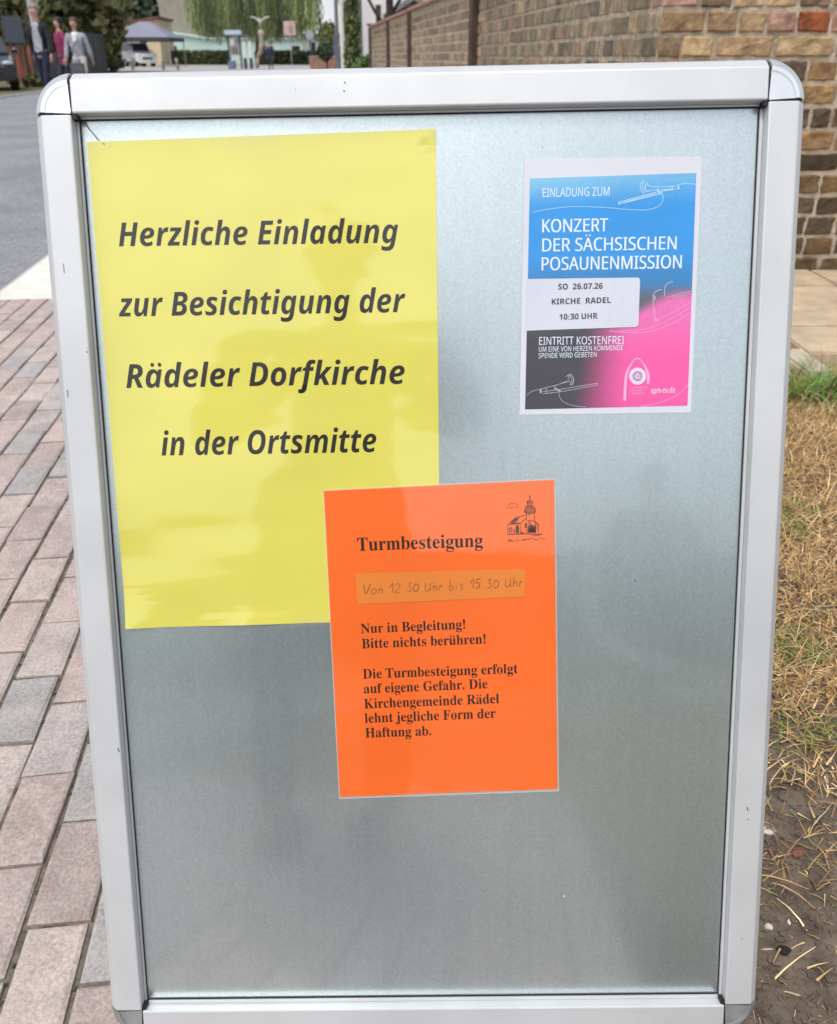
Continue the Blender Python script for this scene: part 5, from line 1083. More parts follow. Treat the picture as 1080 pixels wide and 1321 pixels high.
# the two people whose reflections darken the board: one with the phone, one further back
ph = person(Vector((-.20, -.46, 0)), math.pi, 1.44, mat('dark_grey_coat', (.028, .03, .036), rough=.85), mat('charcoal_jeans', (.04, .042, .05), rough=.85), M_hbrown, 'person in a dark coat holding up a phone, mirrored faintly in the board', stride=.04, forearm=-.38, jl=.50, wide=1.5)
phm = MB(); phm.box((-.036, -.145, .925 - .02), (.036, -.137, .925 + .12)); o = phm.build('phone', mat('black_phone', (.015, .015, .018), rough=.25), bevel=.003)
o.location = (-.03, -.0, -.05); tag(o, 'black phone held up by the person in the dark coat', 'phone')
person(Vector((1.45, -3.9, 0)), math.pi + .2, 1.62, mat('grey_green_coat', (.04, .045, .045), rough=.85), mat('grey_trousers', (.09, .09, .10), rough=.85), M_hblack, 'bystander in a grey green coat, mirrored faintly right of the orange notice', stride=.05, jl=.7, wide=1.15)

# ------------------------------------------------------------------ vehicles
M_dglass = mat('dark_car_glass', (.03, .04, .05), rough=.06, var=.02, spec=.8); M_tyre = mat('tyre_rubber', (.02, .02, .02), rough=.85); M_rim = mat('alloy_rim', (.45, .46, .48), rough=.35, metal=.7)
M_lamp = mat('headlamp_glass', (.42, .46, .52), rough=.12, coat=1); M_trim = mat('black_trim', (.015, .015, .016), rough=.5); M_plate = mat('white_plate', (.75, .75, .73), rough=.5)
def car(loc, rz, paint, label, L=4.2, Wd=1.78, profile=None, glass=None, nose=.85, cat='car'):
    "front of the car looks along local -y"
    root = empty('parked_car', loc, rz); tag(root, label, cat)
    hw_ = Wd / 2
    lower = profile['lower']; cab = profile['cabin']
    b = MB(); secs = []
    for x, k in ((-hw_, .93), (-hw_ * .94, 1.0), (hw_ * .94, 1.0), (hw_, .93)):
        secs.append([b.bm.verts.new((x, y * (1 if k == 1 else .985), .62 + (z - .62) * k)) for y, z in lower])
    n = len(lower)
    for p_, q_ in zip(secs, secs[1:]):
        for i in range(n): b.vface([p_[i], p_[(i+1) % n], q_[(i+1) % n], q_[i]])
    b.vface(secs[0]); b.vface(secs[-1][::-1])
    b.build('body', paint, root, bevel=.035, smooth=False)
    c = MB(); zb = min(z for y, z in cab); ztp = max(z for y, z in cab)
    ins = lambda z: hw_ * (.93 - .20 * (z - zb) / (ztp - zb))
    A_ = [c.bm.verts.new((-ins(z), y, z)) for y, z in cab]; B_ = [c.bm.verts.new((ins(z), y, z)) for y, z in cab]
    c.vface(A_); c.vface(B_[::-1])
    for i in range(len(cab)): c.vface([A_[i], A_[(i+1) % len(cab)], B_[(i+1) % len(cab)], B_[i]])
    c.build('cabin', paint, root, bevel=.03)
    (y0, z0), (y1, z1) = cab[0], cab[1]
    def win(name, q): 
        m_ = MB(); m_.face(q); m_.build(name, M_dglass, root)
    dy, dz = (y1 - y0), (z1 - z0); nn_ = Vector((0, -dz, dy)).normalized() * .012
    fr = lambda f: (y0 + dy * f, z0 + dz * f)
    a, t = fr(.08), fr(.9)
    win('windscreen', [Vector((-ins(a[1]) * .93, *a)) + nn_, Vector((ins(a[1]) * .93, *a)) + nn_, Vector((ins(t[1]) * .90, *t)) + nn_, Vector((-ins(t[1]) * .90, *t)) + nn_])
    (ry0, rz0), (ry1, rz1) = cab[-1], cab[-2]
    zl_, zh_ = zb + .06, ztp - .09; yf = y0 + dy * .35; ym = (y0 + cab[-1][0]) / 2; yr = cab[-1][0] - .22
    for s in (-1, 1):
        for (ya, yb) in ((yf, ym - .04), (ym + .04, yr)):
            sl_ = dy * .35 if ya == yf else 0
            win('side_window', [(s * (ins(zl_) + .012), ya - 0.05, zl_), (s * (ins(zl_) + .012), yb, zl_), (s * (ins(zh_) + .012), yb - .03, zh_), (s * (ins(zh_) + .012), ya + sl_ + .05, zh_)])
        m_ = MB(); m_.ball((s * (hw_ + .09), y0 + dy * .3, zb + .10), (.10, .06, .075), 8, 6); m_.build('wing_mirror', paint, root, smooth=True)
        m_ = MB(); m_.ball((s * hw_ * .78, lower[1][0] + .075, profile['lampz']), (.17, .11, .065), 10, 6); m_.build('headlight', M_lamp, root, smooth=True)
        for yw in (lower[0][0] + nose, -lower[0][0] - .85):
            tb = MB(); tb.tube([(s * (hw_ - .22), yw, .32), (s * (hw_ + .005), yw, .32)], .32, 20); tw = tb.build('wheel', M_tyre, root)
            rb = MB(); rb.tube([(s * (hw_ - .02), yw, .32), (s * (hw_ + .015), yw, .32)], .21, 14); rb.build('rim', M_rim, tw)
    y_f = lower[0][0]
    m_ = MB(); m_.box((-hw_ * .5, y_f - .03, .52), (hw_ * .5, y_f + .05, .70)); m_.build('grille', M_trim, root)
    m_ = MB(); m_.box((-hw_ * .92, y_f - .045, .26), (hw_ * .92, y_f + .08, .42)); m_.build('bumper', M_trim if glass is None else paint, root, bevel=.03)
    m_ = MB(); m_.box((-.26, y_f - .06, .43), (.26, y_f - .035, .54)); m_.build('number_plate', M_plate, root)
    return root
SEDAN = dict(lower=[(-2.05, .30), (-2.08, .66), (-1.95, .80), (-.95, .95), (1.95, .98), (2.05, .70), (2.05, .30)], cabin=[(-1.0, .95), (-.25, 1.46), (1.3, 1.46), (1.85, .97)], lampz=.72)
BOXY = dict(lower=[(-1.85, .36), (-1.86, .78), (-1.80, 1.00), (-.80, 1.10), (1.75, 1.10), (1.80, .75), (1.80, .36)], cabin=[(-.72, 1.10), (-.30, 1.78), (1.70, 1.78), (1.74, 1.10)], lampz=.82)
c0_ = P(-62, 100, 26.8)
car(Vector((c0_.x, c0_.y + 2.05, -.014)), R(24), mat('dark_blue_car_paint', (.010, .012, .022), rough=.25, coat=1), 'dark blue car parked on the left verge, nose towards the viewer', profile=SEDAN)
p = P(173, 72, 90)
white_car = car(Vector((p.x, p.y + 1.5, -.008)), R(38), mat('white_car_paint', (.72, .74, .75), rough=.3, coat=1), 'boxy white off-roader parked under the lilac canopy', Wd=1.75, profile=BOXY, glass=1); white_car.scale = (1.12, 1.12, 1.12)

# ------------------------------------------------------------------ street furniture and the square
M_steel = mat('galvanised_steel', (.34, .35, .36), rough=.5, metal=.4, var=.15, scale=6); M_wood = mat('weathered_wood', (.24, .20, .165), rough=.9, var=.25, scale=12)
def base(u, D): p = P(u, 72, D); return Vector((p.x, p.y, 0))
# lilac canopy
D = 92; root = empty('canopy', base(192, D)); tag(root, 'pale lilac pitched canopy on poles with dark eaves, over the white off-roader', 'canopy')
w2 = 2.9
m_ = MB(); a = [m_.bm.verts.new(q) for q in ((-w2, -w2, 2.42), (w2, -w2, 2.42), (w2, w2, 2.42), (-w2, w2, 2.42))]; r0 = m_.bm.verts.new((-.5, 0, 3.75)); r1 = m_.bm.verts.new((.5, 0, 3.75))
m_.vface([a[0], a[1], r1, r0]); m_.vface([a[2], a[3], r0, r1]); m_.vface([a[1], a[2], r1]); m_.vface([a[3], a[0], r0]); m_.build('roof', mat('lilac_canvas', (.22, .225, .29), rough=.7, var=.08, scale=1), root)
m_ = MB()
for q in (((-w2, -w2, 2.1), (w2, -w2 + .04, 2.415)), ((-w2, w2 - .04, 2.1), (w2, w2, 2.415)), ((-w2, -w2 + .04, 2.1), (-w2 + .04, w2 - .04, 2.415)), ((w2 - .04, -w2 + .04, 2.1), (w2, w2 - .04, 2.415))): m_.box(*q)
m_.build('valance', mat('dark_valance', (.045, .05, .07), rough=.8), root)
for x in (-1, 1):
    for y in (-1, 1):
        m_ = MB(); m_.tube([(x * (w2 - .1), y * (w2 - .1), 0), (x * (w2 - .1), y * (w2 - .1), 2.4)], .05, 8); m_.build('pole', M_steel, root)
# bollards
b0 = None
for u, lab in ((148, 'wooden bollard nearest the dark fence'), (169, 'wooden bollard in front of the white off-roader'), (209, 'wooden bollard in front of the mint wall'), (228, 'leaning wooden bollard in front of the hedge end')):
    if b0 is None:
        b0 = empty('bollard', (0, 0, 0)); m_ = MB(); m_.tube([(0, 0, 0), (0, 0, .72), (0, 0, .78)], [.11, .105, .06], 10); m_.build('post', M_wood, b0)
        m_ = MB(); m_.tube([(0, 0, .6), (0, 0, .68)], .112, 10); m_.build('reflector_band', mat('pale_band', (.6, .6, .58), rough=.5), b0)
        o = b0
    else: o = copy_tree(b0)
    o.location = base(u, 68); tag(o, lab, 'bollard', 'wooden bollards along the square')
o.rotation_euler = (0, R(-6), 0)
# carved figure with a white bird on top
D = 76; root = empty('carved_statue', base(339, D)); tag(root, 'tall carved wooden figure topped by a white bird with spread wings', 'statue')
M_carv = mat('pale_carved_wood', (.36, .29, .23), rough=.85, var=.5, scale=2.2, bump=.1, bscale=3); M_bird = mat('white_painted_bird', (.75, .74, .70), rough=.7)
skin_obj('figure', [(-.15, 0, .9, (.30, .2)), (-.12, 0, 1.45, (.25, .2)), (0, 0, 1.9, (.28, .22)), (.02, 0, 2.2, .15), (.02, 0, 2.45, (.40, .36)), (.02, 0, 2.75, .22), (-.35, 0, .9, .16), (-.48, 0, .5, .15), (-.5, 0, -.02, .18), (.28, 0, 1.6, .1), (.36, 0, 1.2, .08)],
         [(0, 1), (1, 2), (2, 3), (3, 4), (4, 5), (0, 6), (6, 7), (7, 8), (2, 9), (9, 10)], M_carv, root)
bm_ = MB(); bm_.tube([(0, 0, 2.85), (0, 0, 3.2)], .03, 6); bm_.ball((0, 0, 3.28), (.13, .22, .14), 10, 6); bm_.tube([(0, -.15, 3.33), (0, -.26, 3.5), (0, -.42, 3.46)], [.05, .045, .012], 6); bm_.build('bird', M_bird, root, smooth=True)
for s in (-1, 1):
    m_ = MB(); pts = [(s*.08, 3.30, .18), (s*.35, 3.52, .17), (s*.72, 3.60, .09)]
    for (xa, za, wa), (xb, zb_, wb) in zip(pts, pts[1:]):
        m_.prism([(xa, za - .05), (xb, zb_ - .05), (xb, zb_ + .02), (xa, za + .02)], -wa, wa, axes='xz')
    m_.build('wing', M_bird, root)
# roofed notice case
D = 74; root = empty('notice_case', base(303.5, D)); tag(root, 'roofed notice case on two posts with pale blue top', 'notice case')
m_ = MB(); m_.box((-.62, -.3, 2.30), (.62, .3, 2.62)); m_.build('roof', mat('pale_blue_metal', (.48, .58, .66), rough=.5), root, bevel=.04)
m_ = MB(); m_.box((-.36, -.04, .95), (.36, .06, 2.2)); fr_ = m_.build('display_board', mat('faded_grey_poster_board', (.30, .30, .31), rough=.7, var=.5, scale=4), root)
m_ = MB(); m_.box((-.30, -.055, 1.6), (.05, -.043, 2.1)); m_.build('poster', mat('white_poster_paper', (.62, .60, .58), var=.2, scale=8), fr_)
m_ = MB(); m_.box((-.25, -.055, 1.0), (.28, -.043, 1.5)); m_.build('poster', mat('brown_poster_paper', (.20, .16, .14), var=.3, scale=8), fr_)
for s in (-1, 1): m_ = MB(); m_.box((s*.45 - .06, -.06, 0), (s*.45 + .06, .06, 2.3)); m_.build('post', mat('dark_blue_post', (.05, .07, .11), rough=.6), root)
m_ = MB(); m_.box((-.55, -.35, 0), (-.05, .25, .55)); m_.build('planter_box', mat('blue_grey_planter', (.14, .17, .25), rough=.7, var=.2, scale=4), root, bevel=.03)
# slim white posts beside it
pp = None
for u, lab in ((316, 'slim white post next to the notice case'), (323.5, 'slim white post next to the carved figure')):
    if pp is None:
        pp = empty('white_post', (0, 0, 0)); m_ = MB(); m_.tube([(0, 0, .75), (0, 0, 1.75), (0, 0, 1.9)], [.10, .09, .03], 8); m_.build('shaft', M_bird, pp); m_ = MB(); m_.tube([(0, 0, 0), (0, 0, .74)], .13, 8); m_.build('base', mat('dark_post_base', (.06, .06, .07)), pp); o = pp
    else: o = copy_tree(pp)
    o.location = base(u, 74); tag(o, lab, 'post', 'slim white posts on the square')
# pink sign on a post in front of the willow
D = 98; root = empty('square_sign', base(376, D)); tag(root, 'faded pink square sign on a thin post before the willow', 'sign')
m_ = MB(); m_.box((-.62, -.02, 2.72), (.62, .02, 4.0)); sp_ = m_.build('sign_plate', mat('faded_pink_sign', (.52, .36, .35), rough=.6, var=.2, scale=2), root, bevel=.05)
m_ = MB(); m_.box((-.1, -.035, 2.95), (.35, -.022, 3.55)); m_.build('sign_symbol', mat('grey_red_symbol', (.30, .22, .22), var=.3, scale=5), sp_)
m_ = MB(); m_.tube([(0, .05, 0), (0, .05, 3.9)], .04, 8); m_.build('post', M_steel, root)
# grey round sign further right
D = 96; root = empty('round_sign', base(401, D)); tag(root, 'small grey round sign on a post left of the lamp post', 'sign')
m_ = MB(); m_.tube([(0, -.03, 2.75), (0, .0, 2.75)], .42, 18); m_.build('sign_plate', mat('grey_sign_back', (.34, .36, .38), rough=.5, metal=.3), root); m_ = MB(); m_.tube([(0, .03, 0), (0, .03, 3.1)], .06, 8); m_.build('post', mat('dark_sign_post', (.05, .055, .06)), root)
# lamp post and white post at the wall's end
D = 36; root = empty('lamp_post', base(436, D)); tag(root, 'grey steel lamp post standing left of the clipped conifer', 'lamp post')
m_ = MB(); m_.tube([(0, 0, 0), (0, 0, 1.2), (0, 0, 1.25), (0, 0, 5.6)], [.10, .10, .075, .055], 12); m_.build('mast', mat('lamp_post_grey', (.17, .18, .20), rough=.55, metal=.2), root)
m_ = MB(); m_.tube([(0, 0, 5.6), (-.5, 0, 5.9), (-1.1, 0, 5.95)], .035, 8); m_.build('arm', M_steel, root); m_ = MB(); m_.ball((-1.3, 0, 5.93), (.34, .13, .07), 12, 6); m_.build('lamp_head', M_steel, root, smooth=True)
m_ = MB(); m_.box((-.13, -.105, .9), (-.03, -.06, 1.55)); m_.build('cable_box', mat('violet_grey_box', (.12, .12, .22), rough=.6), root)
D = 38; root = empty('white_pole', base(442.5, D)); tag(root, 'white painted pole right behind the lamp post', 'pole'); m_ = MB(); m_.tube([(0, 0, 0), (0, 0, 3.6)], .085, 10); m_.build('shaft', M_bird, root); m_ = MB(); m_.ball((0, 0, 3.62), (.10, .10, .06), 10, 5); m_.build('cap', M_steel, root)
# street lamp behind the man, thin pole behind the women
D = 40; root = empty('concrete_mast', base(52, D)); tag(root, 'pale concrete utility mast behind the grey-haired man', 'utility pole'); m_ = MB(); m_.tube([(0, 0, 0), (0, 0, 7)], [.15, .11], 12); m_.build('mast', mat('mast_concrete', (.42, .43, .44), rough=.8, var=.1), root); m_ = MB(); m_.box((-.6, -.05, 6.3), (.6, .05, 6.42)); m_.build('crossarm', M_steel, root)
D = 60; root = empty('thin_mast', base(130.5, D)); tag(root, 'thin grey mast rising beside the cream house', 'utility pole'); m_ = MB(); m_.tube([(0, 0, 0), (0, 0, 6)], [.09, .07], 8); m_.build('mast', M_steel, root); m_ = MB(); m_.ball((0, 0, 6.05), (.13, .13, .1), 8, 5); m_.build('cap', M_steel, root)
# dark notice board above the brown fence
D = 33; root = empty('notice_board', base(24, D)); tag(root, 'dark slate notice board on posts above the reddish fence', 'notice board')
m_ = MB(); m_.box((-.33, -.03, 1.30), (.33, .03, 2.08)); m_.build('panel', mat('slate_blue_panel', (.050, .062, .088), rough=.7, var=.12, scale=3), root)
m_ = MB(); m_.box((-.36, -.04, 1.22), (.36, .04, 1.295)); m_.build('ledge', M_trim, root)
for s in (-1, 1): m_ = MB(); m_.box((s*.2 - .04, -.03, 0), (s*.2 + .04, .03, 1.22)); m_.build('post', mat('brown_post', (.08, .05, .04)), root)
# fences on the left
M_redw = mat('red_brown_boards', (.215, .075, .045), rough=.85, var=.35, scale=2.5); M_dkf = mat('dark_grey_fence', (.055, .06, .065), rough=.75, var=.3, scale=3)
def board_fence(name, u0, D0_, u1, D1_, h, bw, m, label, post_m, gap_=.012):
    a, b = base(u0, D0_), base(u1, D1_); root = empty(name, a); tag(root, label, 'fence'); d = (b - a).normalized(); L = (b - a).length; n_ = Vector((-d.y, d.x, 0))
    k = 0; mb = MB()
    while k * bw < L:
        p_, q_ = d * (k * bw + gap_ / 2), d * ((k + 1) * bw - gap_ / 2); hh = h * random.uniform(.985, 1.015)
        mb.prism([(v.x, v.y) for v in (p_, q_, q_ + n_ * .022, p_ + n_ * .022)], .05, hh); k += 1
    mb.build('boards', m, root)
    for i in range(int(L / 2.4) + 2):
        p_ = d * min(L, i * 2.4) + n_ * .03; m_ = MB(); m_.box((p_.x - .05, p_.y, 0), (p_.x + .05, p_.y + .1, h + .06)); m_.build('post', post_m, root)
    return root
board_fence('wooden_fence', 2, 34, 37, 33, 1.18, .14, M_redw, 'red brown wooden fence behind the dark blue car', mat('fence_post_brown', (.09, .05, .035)))
board_fence('panel_fence', 35, 33.5, 74, 36, .95, .5, mat('grey_violet_boards', (.095, .090, .105), rough=.85, var=.3, scale=2), 'low grey board fence behind the walking man', M_dkf)
board_fence('slat_fence', 112, 52, 136, 58, 2.0, .35, M_dkf, 'tall dark slat fence right of the woman in grey', M_dkf)
# low brick planter left of the lamp post
D = 62; root = empty('planter_wall', base(416, D)); tag(root, 'low reddish brick planter wall left of the lamp post', 'wall')
m_ = MB(); 
for j in range(6):
    for i in range(7): m_.box((-.85 + i*.245 + (j % 2)*.06, -.05, .02 + j*.13), (-.85 + i*.245 + .225 + (j % 2)*.06, .12, .02 + j*.13 + .115), col=random.choice([lin(176, 122, 104), lin(160, 110, 96), lin(150, 128, 112)]))
m_.build('brick_face', M_brickf, root); m_ = MB(); m_.box((-.85, -.04, 0), (.98, .4, .80)); m_.build('mortar', M_mort, root); m_ = MB(); m_.box((-.9, -.09, .815), (1.02, .45, .88)); m_.build('coping', M_mort, root)

# ------------------------------------------------------------------ houses
def house(name, loc, rz, w_, d_, h, ridge, wallm, roofm, label, wins=(), hip=False, over=.35):
    root = empty(name, loc, rz); tag(root, label, 'house')
    m_ = MB(); m_.prism([(-w_/2, 0), (w_/2, 0), (w_/2, h), (0, h + ridge), (-w_/2, h)] if ridge else [(-w_/2, 0), (w_/2, 0), (w_/2, h), (-w_/2, h)], 0, d_, axes='xz'); m_.build('wall', wallm, root)
    m_ = MB(); t = .16
    if ridge:
        k = ridge / (w_/2)
        for s in (-1, 1): m_.prism([(0, h + ridge + .02), (s*(w_/2 + over), h - k*over + .02), (s*(w_/2 + over), h - k*over + .02 + t), (0, h + ridge + .02 + t)], -over, d_ + over, axes='xz')
    else: m_.box((-w_/2 - over, -over, h + .003), (w_/2 + over, d_ + over, h + .003 + t))
    m_.build('roof', roofm, root)
    for x, z, ww, hh in wins:
        m_ = MB(); m_.box((x - ww/2 - .07, -.03, z - .07), (x + ww/2 + .07, .02, z + hh + .07)); f_ = m_.build('window', M_bird, root)
        m_ = MB(); m_.box((x - ww/2, -.04, z), (x + ww/2, -.031, z + hh)); m_.build('pane', M_dglass, f_)
        m_ = MB(); m_.box((x - ww/2 - .12, -.12, z - .14), (x + ww/2 + .12, .0, z - .075)); m_.build('sill', M_conc, f_)
    return root
M_rtile = mat('brown_roof_tiles', (.16, .075, .05), rough=.85, var=.25, scale=4)
D = 104
root = empty('cream_house', base(168, D), R(4)); tag(root, 'cream rendered house with a rising brown eave behind the canopy', 'house')
m_ = MB(); m_.prism([(-3.6, 0), (3.4, 0), (3.4, 4.35), (-3.6, 3.45)], 0, 8, axes='xz'); m_.build('wall', mat('cream_render', (.62, .50, .33), rough=.9, var=.06, scale=1), root)
m_ = MB(); m_.prism([(-4.0, 3.41), (3.6, 4.39), (3.6, 4.62), (-4.0, 3.64)], -.4, 8.4, axes='xz'); m_.build('roof', M_rtile, root)
for x in (-2.9, 1.6):
    m_ = MB(); m_.box((x - .45, -.03, 2.0), (x + .45, .02, 3.0)); f_ = m_.build('window', M_bird, root); m_ = MB(); m_.box((x - .38, -.045, 2.07), (x + .38, -.032, 2.93)); m_.build('pane', M_dglass, f_)
house('grey_house', base(236, 128), 0, 4.9, 8, 9.5, 2.4, mat('taupe_render', (.29, .255, .215), rough=.95, var=.12, scale=1.2), M_rtile, 'taupe rendered gable house wall between pines and willow', wins=())
M_mint = mat('mint_render', (.48, .64, .58), rough=.85, var=.07, scale=.8)
root = empty('mint_building', base(300, 122)); tag(root, 'long low mint green building behind the hedge', 'building')
m_ = MB(); m_.prism([(-9.8, 0), (11.2, 0), (11.2, 2.75), (-3, 2.75), (-9.8, 3.7)], 0, 6, axes='xz'); m_.build('wall', M_mint, root)
m_ = MB(); m_.prism([(-10.1, 3.745), (-3, 2.753), (11.5, 2.753), (11.5, 2.9), (-2.9, 2.9), (-10.1, 3.9)], -.3, 6.3, axes='xz'); m_.build('roof', mat('pale_mint_metal_roof', (.52, .66, .62), rough=.55, var=.05, scale=1), root)
for x in (-7.5, 4.8, 8.2):
    m_ = MB(); m_.box((x - .6, -.03, .9), (x + .6, .02, 2.1)); f_ = m_.build('window', M_bird, root); m_ = MB(); m_.box((x - .52, -.045, .98), (x + .52, -.032, 2.02)); m_.build('pane', M_dglass, f_)
m_ = MB(); m_.box((-9.6, -1.9, .05), (-7.6, -1.82, 2.15)); o = m_.build('gate_panel', mat('pale_mint_panel', (.56, .68, .64), rough=.7, var=.06, scale=2)); o.location = base(300, 108); o.location.x += -.3; tag(o, 'pale mint gate panel right of the white off-roader', 'gate')
house('white_house', base(509, 47), R(-4), 3.4, 8, 7.5, 2.2, mat('white_render', (.74, .72, .76), rough=.9, var=.03, scale=1), mat('grey_roof_tiles', (.12, .12, .125), rough=.85, var=.2), 'white rendered house with narrow window behind the wall end', wins=((-.75, 2.05, .26, 1.0),))
dp = MB(); dp.tube([(0, 0, 0), (0, 0, 7.4)], .075, 10); dp.tube([(0, 0, 7.4), (.2, .15, 7.6)], .07, 8); o = dp.build('downpipe', mat('grey_green_pipe', (.12, .16, .155), rough=.5, metal=.3)); o.location = base(466.5, 44); tag(o, 'grey green drainpipe at the corner of the white house', 'drainpipe')
house('bright_fill_house', base(424, 128), 0, 6.5, 8, 9, 0, mat('bright_white_render', (.82, .82, .86), rough=.9, var=.03, scale=1), mat('dark_flat_roof', (.1, .1, .1)), 'plain white house wall added far behind to brighten the gap between willow and lamp post')  # white wall put in where the sky renders too dark
house('grey_roof_house', base(415, 112), 0, 4.4, 6, 3.0, 0, mat('pale_blue_render', (.60, .66, .68), rough=.9, var=.05), mat('slate_flat_roof', (.10, .11, .12), rough=.8), 'small pale house with dark eaves left of the lamp post', wins=((-.9, 1.2, .5, 1.1),))
house('shed', base(536, 31), R(-6), 1.3, 3, 2.05, .35, mat('grey_shed_boards', (.26, .24, .23), rough=.9, var=.2, scale=3), mat('grey_shed_roof', (.21, .20, .21), rough=.8, var=.15), 'grey roofed shed peeping over the garden wall', wins=())

# ------------------------------------------------------------------ trees and hedges
M_leaf = mat('foliage', (1, 1, 1), rough=.6, var=.2, scale=3, attr='tone'); M_bark = mat('bark', (.10, .075, .055), rough=.95, var=.3, scale=8)
def leaf(mb, p, s, col, rg_, up=.0, elong=1.7):
    d = Vector((rg_.gauss(0, 1), rg_.gauss(0, 1), rg_.gauss(up, 1))).normalized(); t = d.orthogonal().normalized(); b = d.cross(t)
    a = rg_.uniform(0, 6.28); u = t * math.cos(a) + b * math.sin(a); v = d.cross(u)
    mb.face([p - u*s*elong/2, p + v*s/2, p + u*s*elong/2, p - v*s/2], col)
def leaf_cloud(blobs, n, s, pal, seed):
    mb = MB(); rg_ = random.Random(seed); wts = [b[1][0]*b[1][1]*b[1][2] for b in blobs]
    for i in range(n):
        c, r = rg_.choices(blobs, wts)[0]; d = Vector((rg_.gauss(0, 1), rg_.gauss(0, 1), rg_.gauss(0, 1))).normalized() * rg_.uniform(.55, 1.05)
        p = Vector(c) + Vector((d.x*r[0], d.y*r[1], d.z*r[2])); p += Vector((1, 1, 1)) * noise.noise(p * .9) * .25 * min(r)
        k = .75 + .5 * (noise.noise(p * 1.3) + .5); c_ = rg_.choice(pal); k *= rg_.uniform(.75, 1.2)
        leaf(mb, p, s * rg_.uniform(.6, 1.4), tuple(q*k for q in c_), rg_)
    return mb
PAL_D = [(.052, .082, .046), (.040, .066, .040), (.072, .10, .052)]; PAL_M = [(.14, .165, .058), (.11, .14, .05), (.19, .20, .085), (.085, .115, .048)]; PAL_L = [(.22, .22, .085), (.17, .18, .07), (.27, .25, .12), (.13, .15, .06)]; PAL_Y = [(.20, .23, .055), (.16, .20, .05), (.25, .26, .08)]
def tree(name, loc, blobs, n, s, pal, seed, label, cat='tree', trunk=((0, 0, 0), (0, 0, 3)), tr=.2, limbs=4, group=None):
    root = empty(name, loc); tag(root, label, cat, group)
    t = MB(); a, b = Vector(trunk[0]), Vector(trunk[1]); t.tube([a, a.lerp(b, .5) + Vector((.06, .03, 0)), b], [tr, tr*.8, tr*.6], 8); rg_ = random.Random(seed)
    for i in range(limbs):
        c = Vector(blobs[rg_.randrange(len(blobs))][0]); q = a.lerp(b, rg_.uniform(.6, 1)); t.tube([q, q.lerp(c, .5) + Vector((0, 0, .2)), c], [tr*.5, tr*.3, tr*.1], 6)
    t.build('trunk', M_bark, root, smooth=True); leaf_cloud(blobs, n, s, pal, seed).build('crown', M_leaf, root, fix=False)
    return root
tree('broadleaf_tree', base(-40, 52), [((0, 0, 5), (4.5, 3, 4)), ((2.5, 0, 2.6), (2.6, 2, 2.2)), ((-3, 0, 3), (3, 2, 2.6))], 5200, .34, PAL_L, 1, 'mid green bushy tree at the left edge above the slate board', trunk=((0, 0, 0), (0, 0, 4)))
tree('broadleaf_tree', base(92, 60), [((0, 0, 4.6), (4.2, 3, 3.4)), ((-2.4, 0, 2.6), (2.4, 2, 2.2)), ((1.6, 0, 2.4), (2.0, 2, 1.9))], 5600, .34, PAL_L, 2, 'olive green tree behind the three walking people', trunk=((0, 0, 0), (0, 0, 4)))
tree('broadleaf_tree', base(40, 56), [((0, 0, 5), (3.2, 3, 3.6)), ((0, 0, 2.2), (2.6, 2, 2))], 4200, .34, PAL_M, 3, 'darker tree behind the grey-haired man', trunk=((0, 0, 0), (0, 0, 4)))
for i, (u, D, lab) in enumerate(((136, 134, 'dark pine tree left above the cream house'), (163, 138, 'dark pine tree over the middle of the cream roof'), (192, 134, 'dark pine tree beside the taupe gable'))):
    tree('pine_tree', base(u, D), [((0, 0, 6), (2.4, 2.4, 3)), ((0, 0, 9), (2, 2, 3)), ((.5, 0, 4.2), (2.0, 2, 1.5))], 3200, .42, PAL_D, 20 + i, lab, trunk=((0, 0, 0), (0, 0, 9)), group='dark pines behind the cream house')
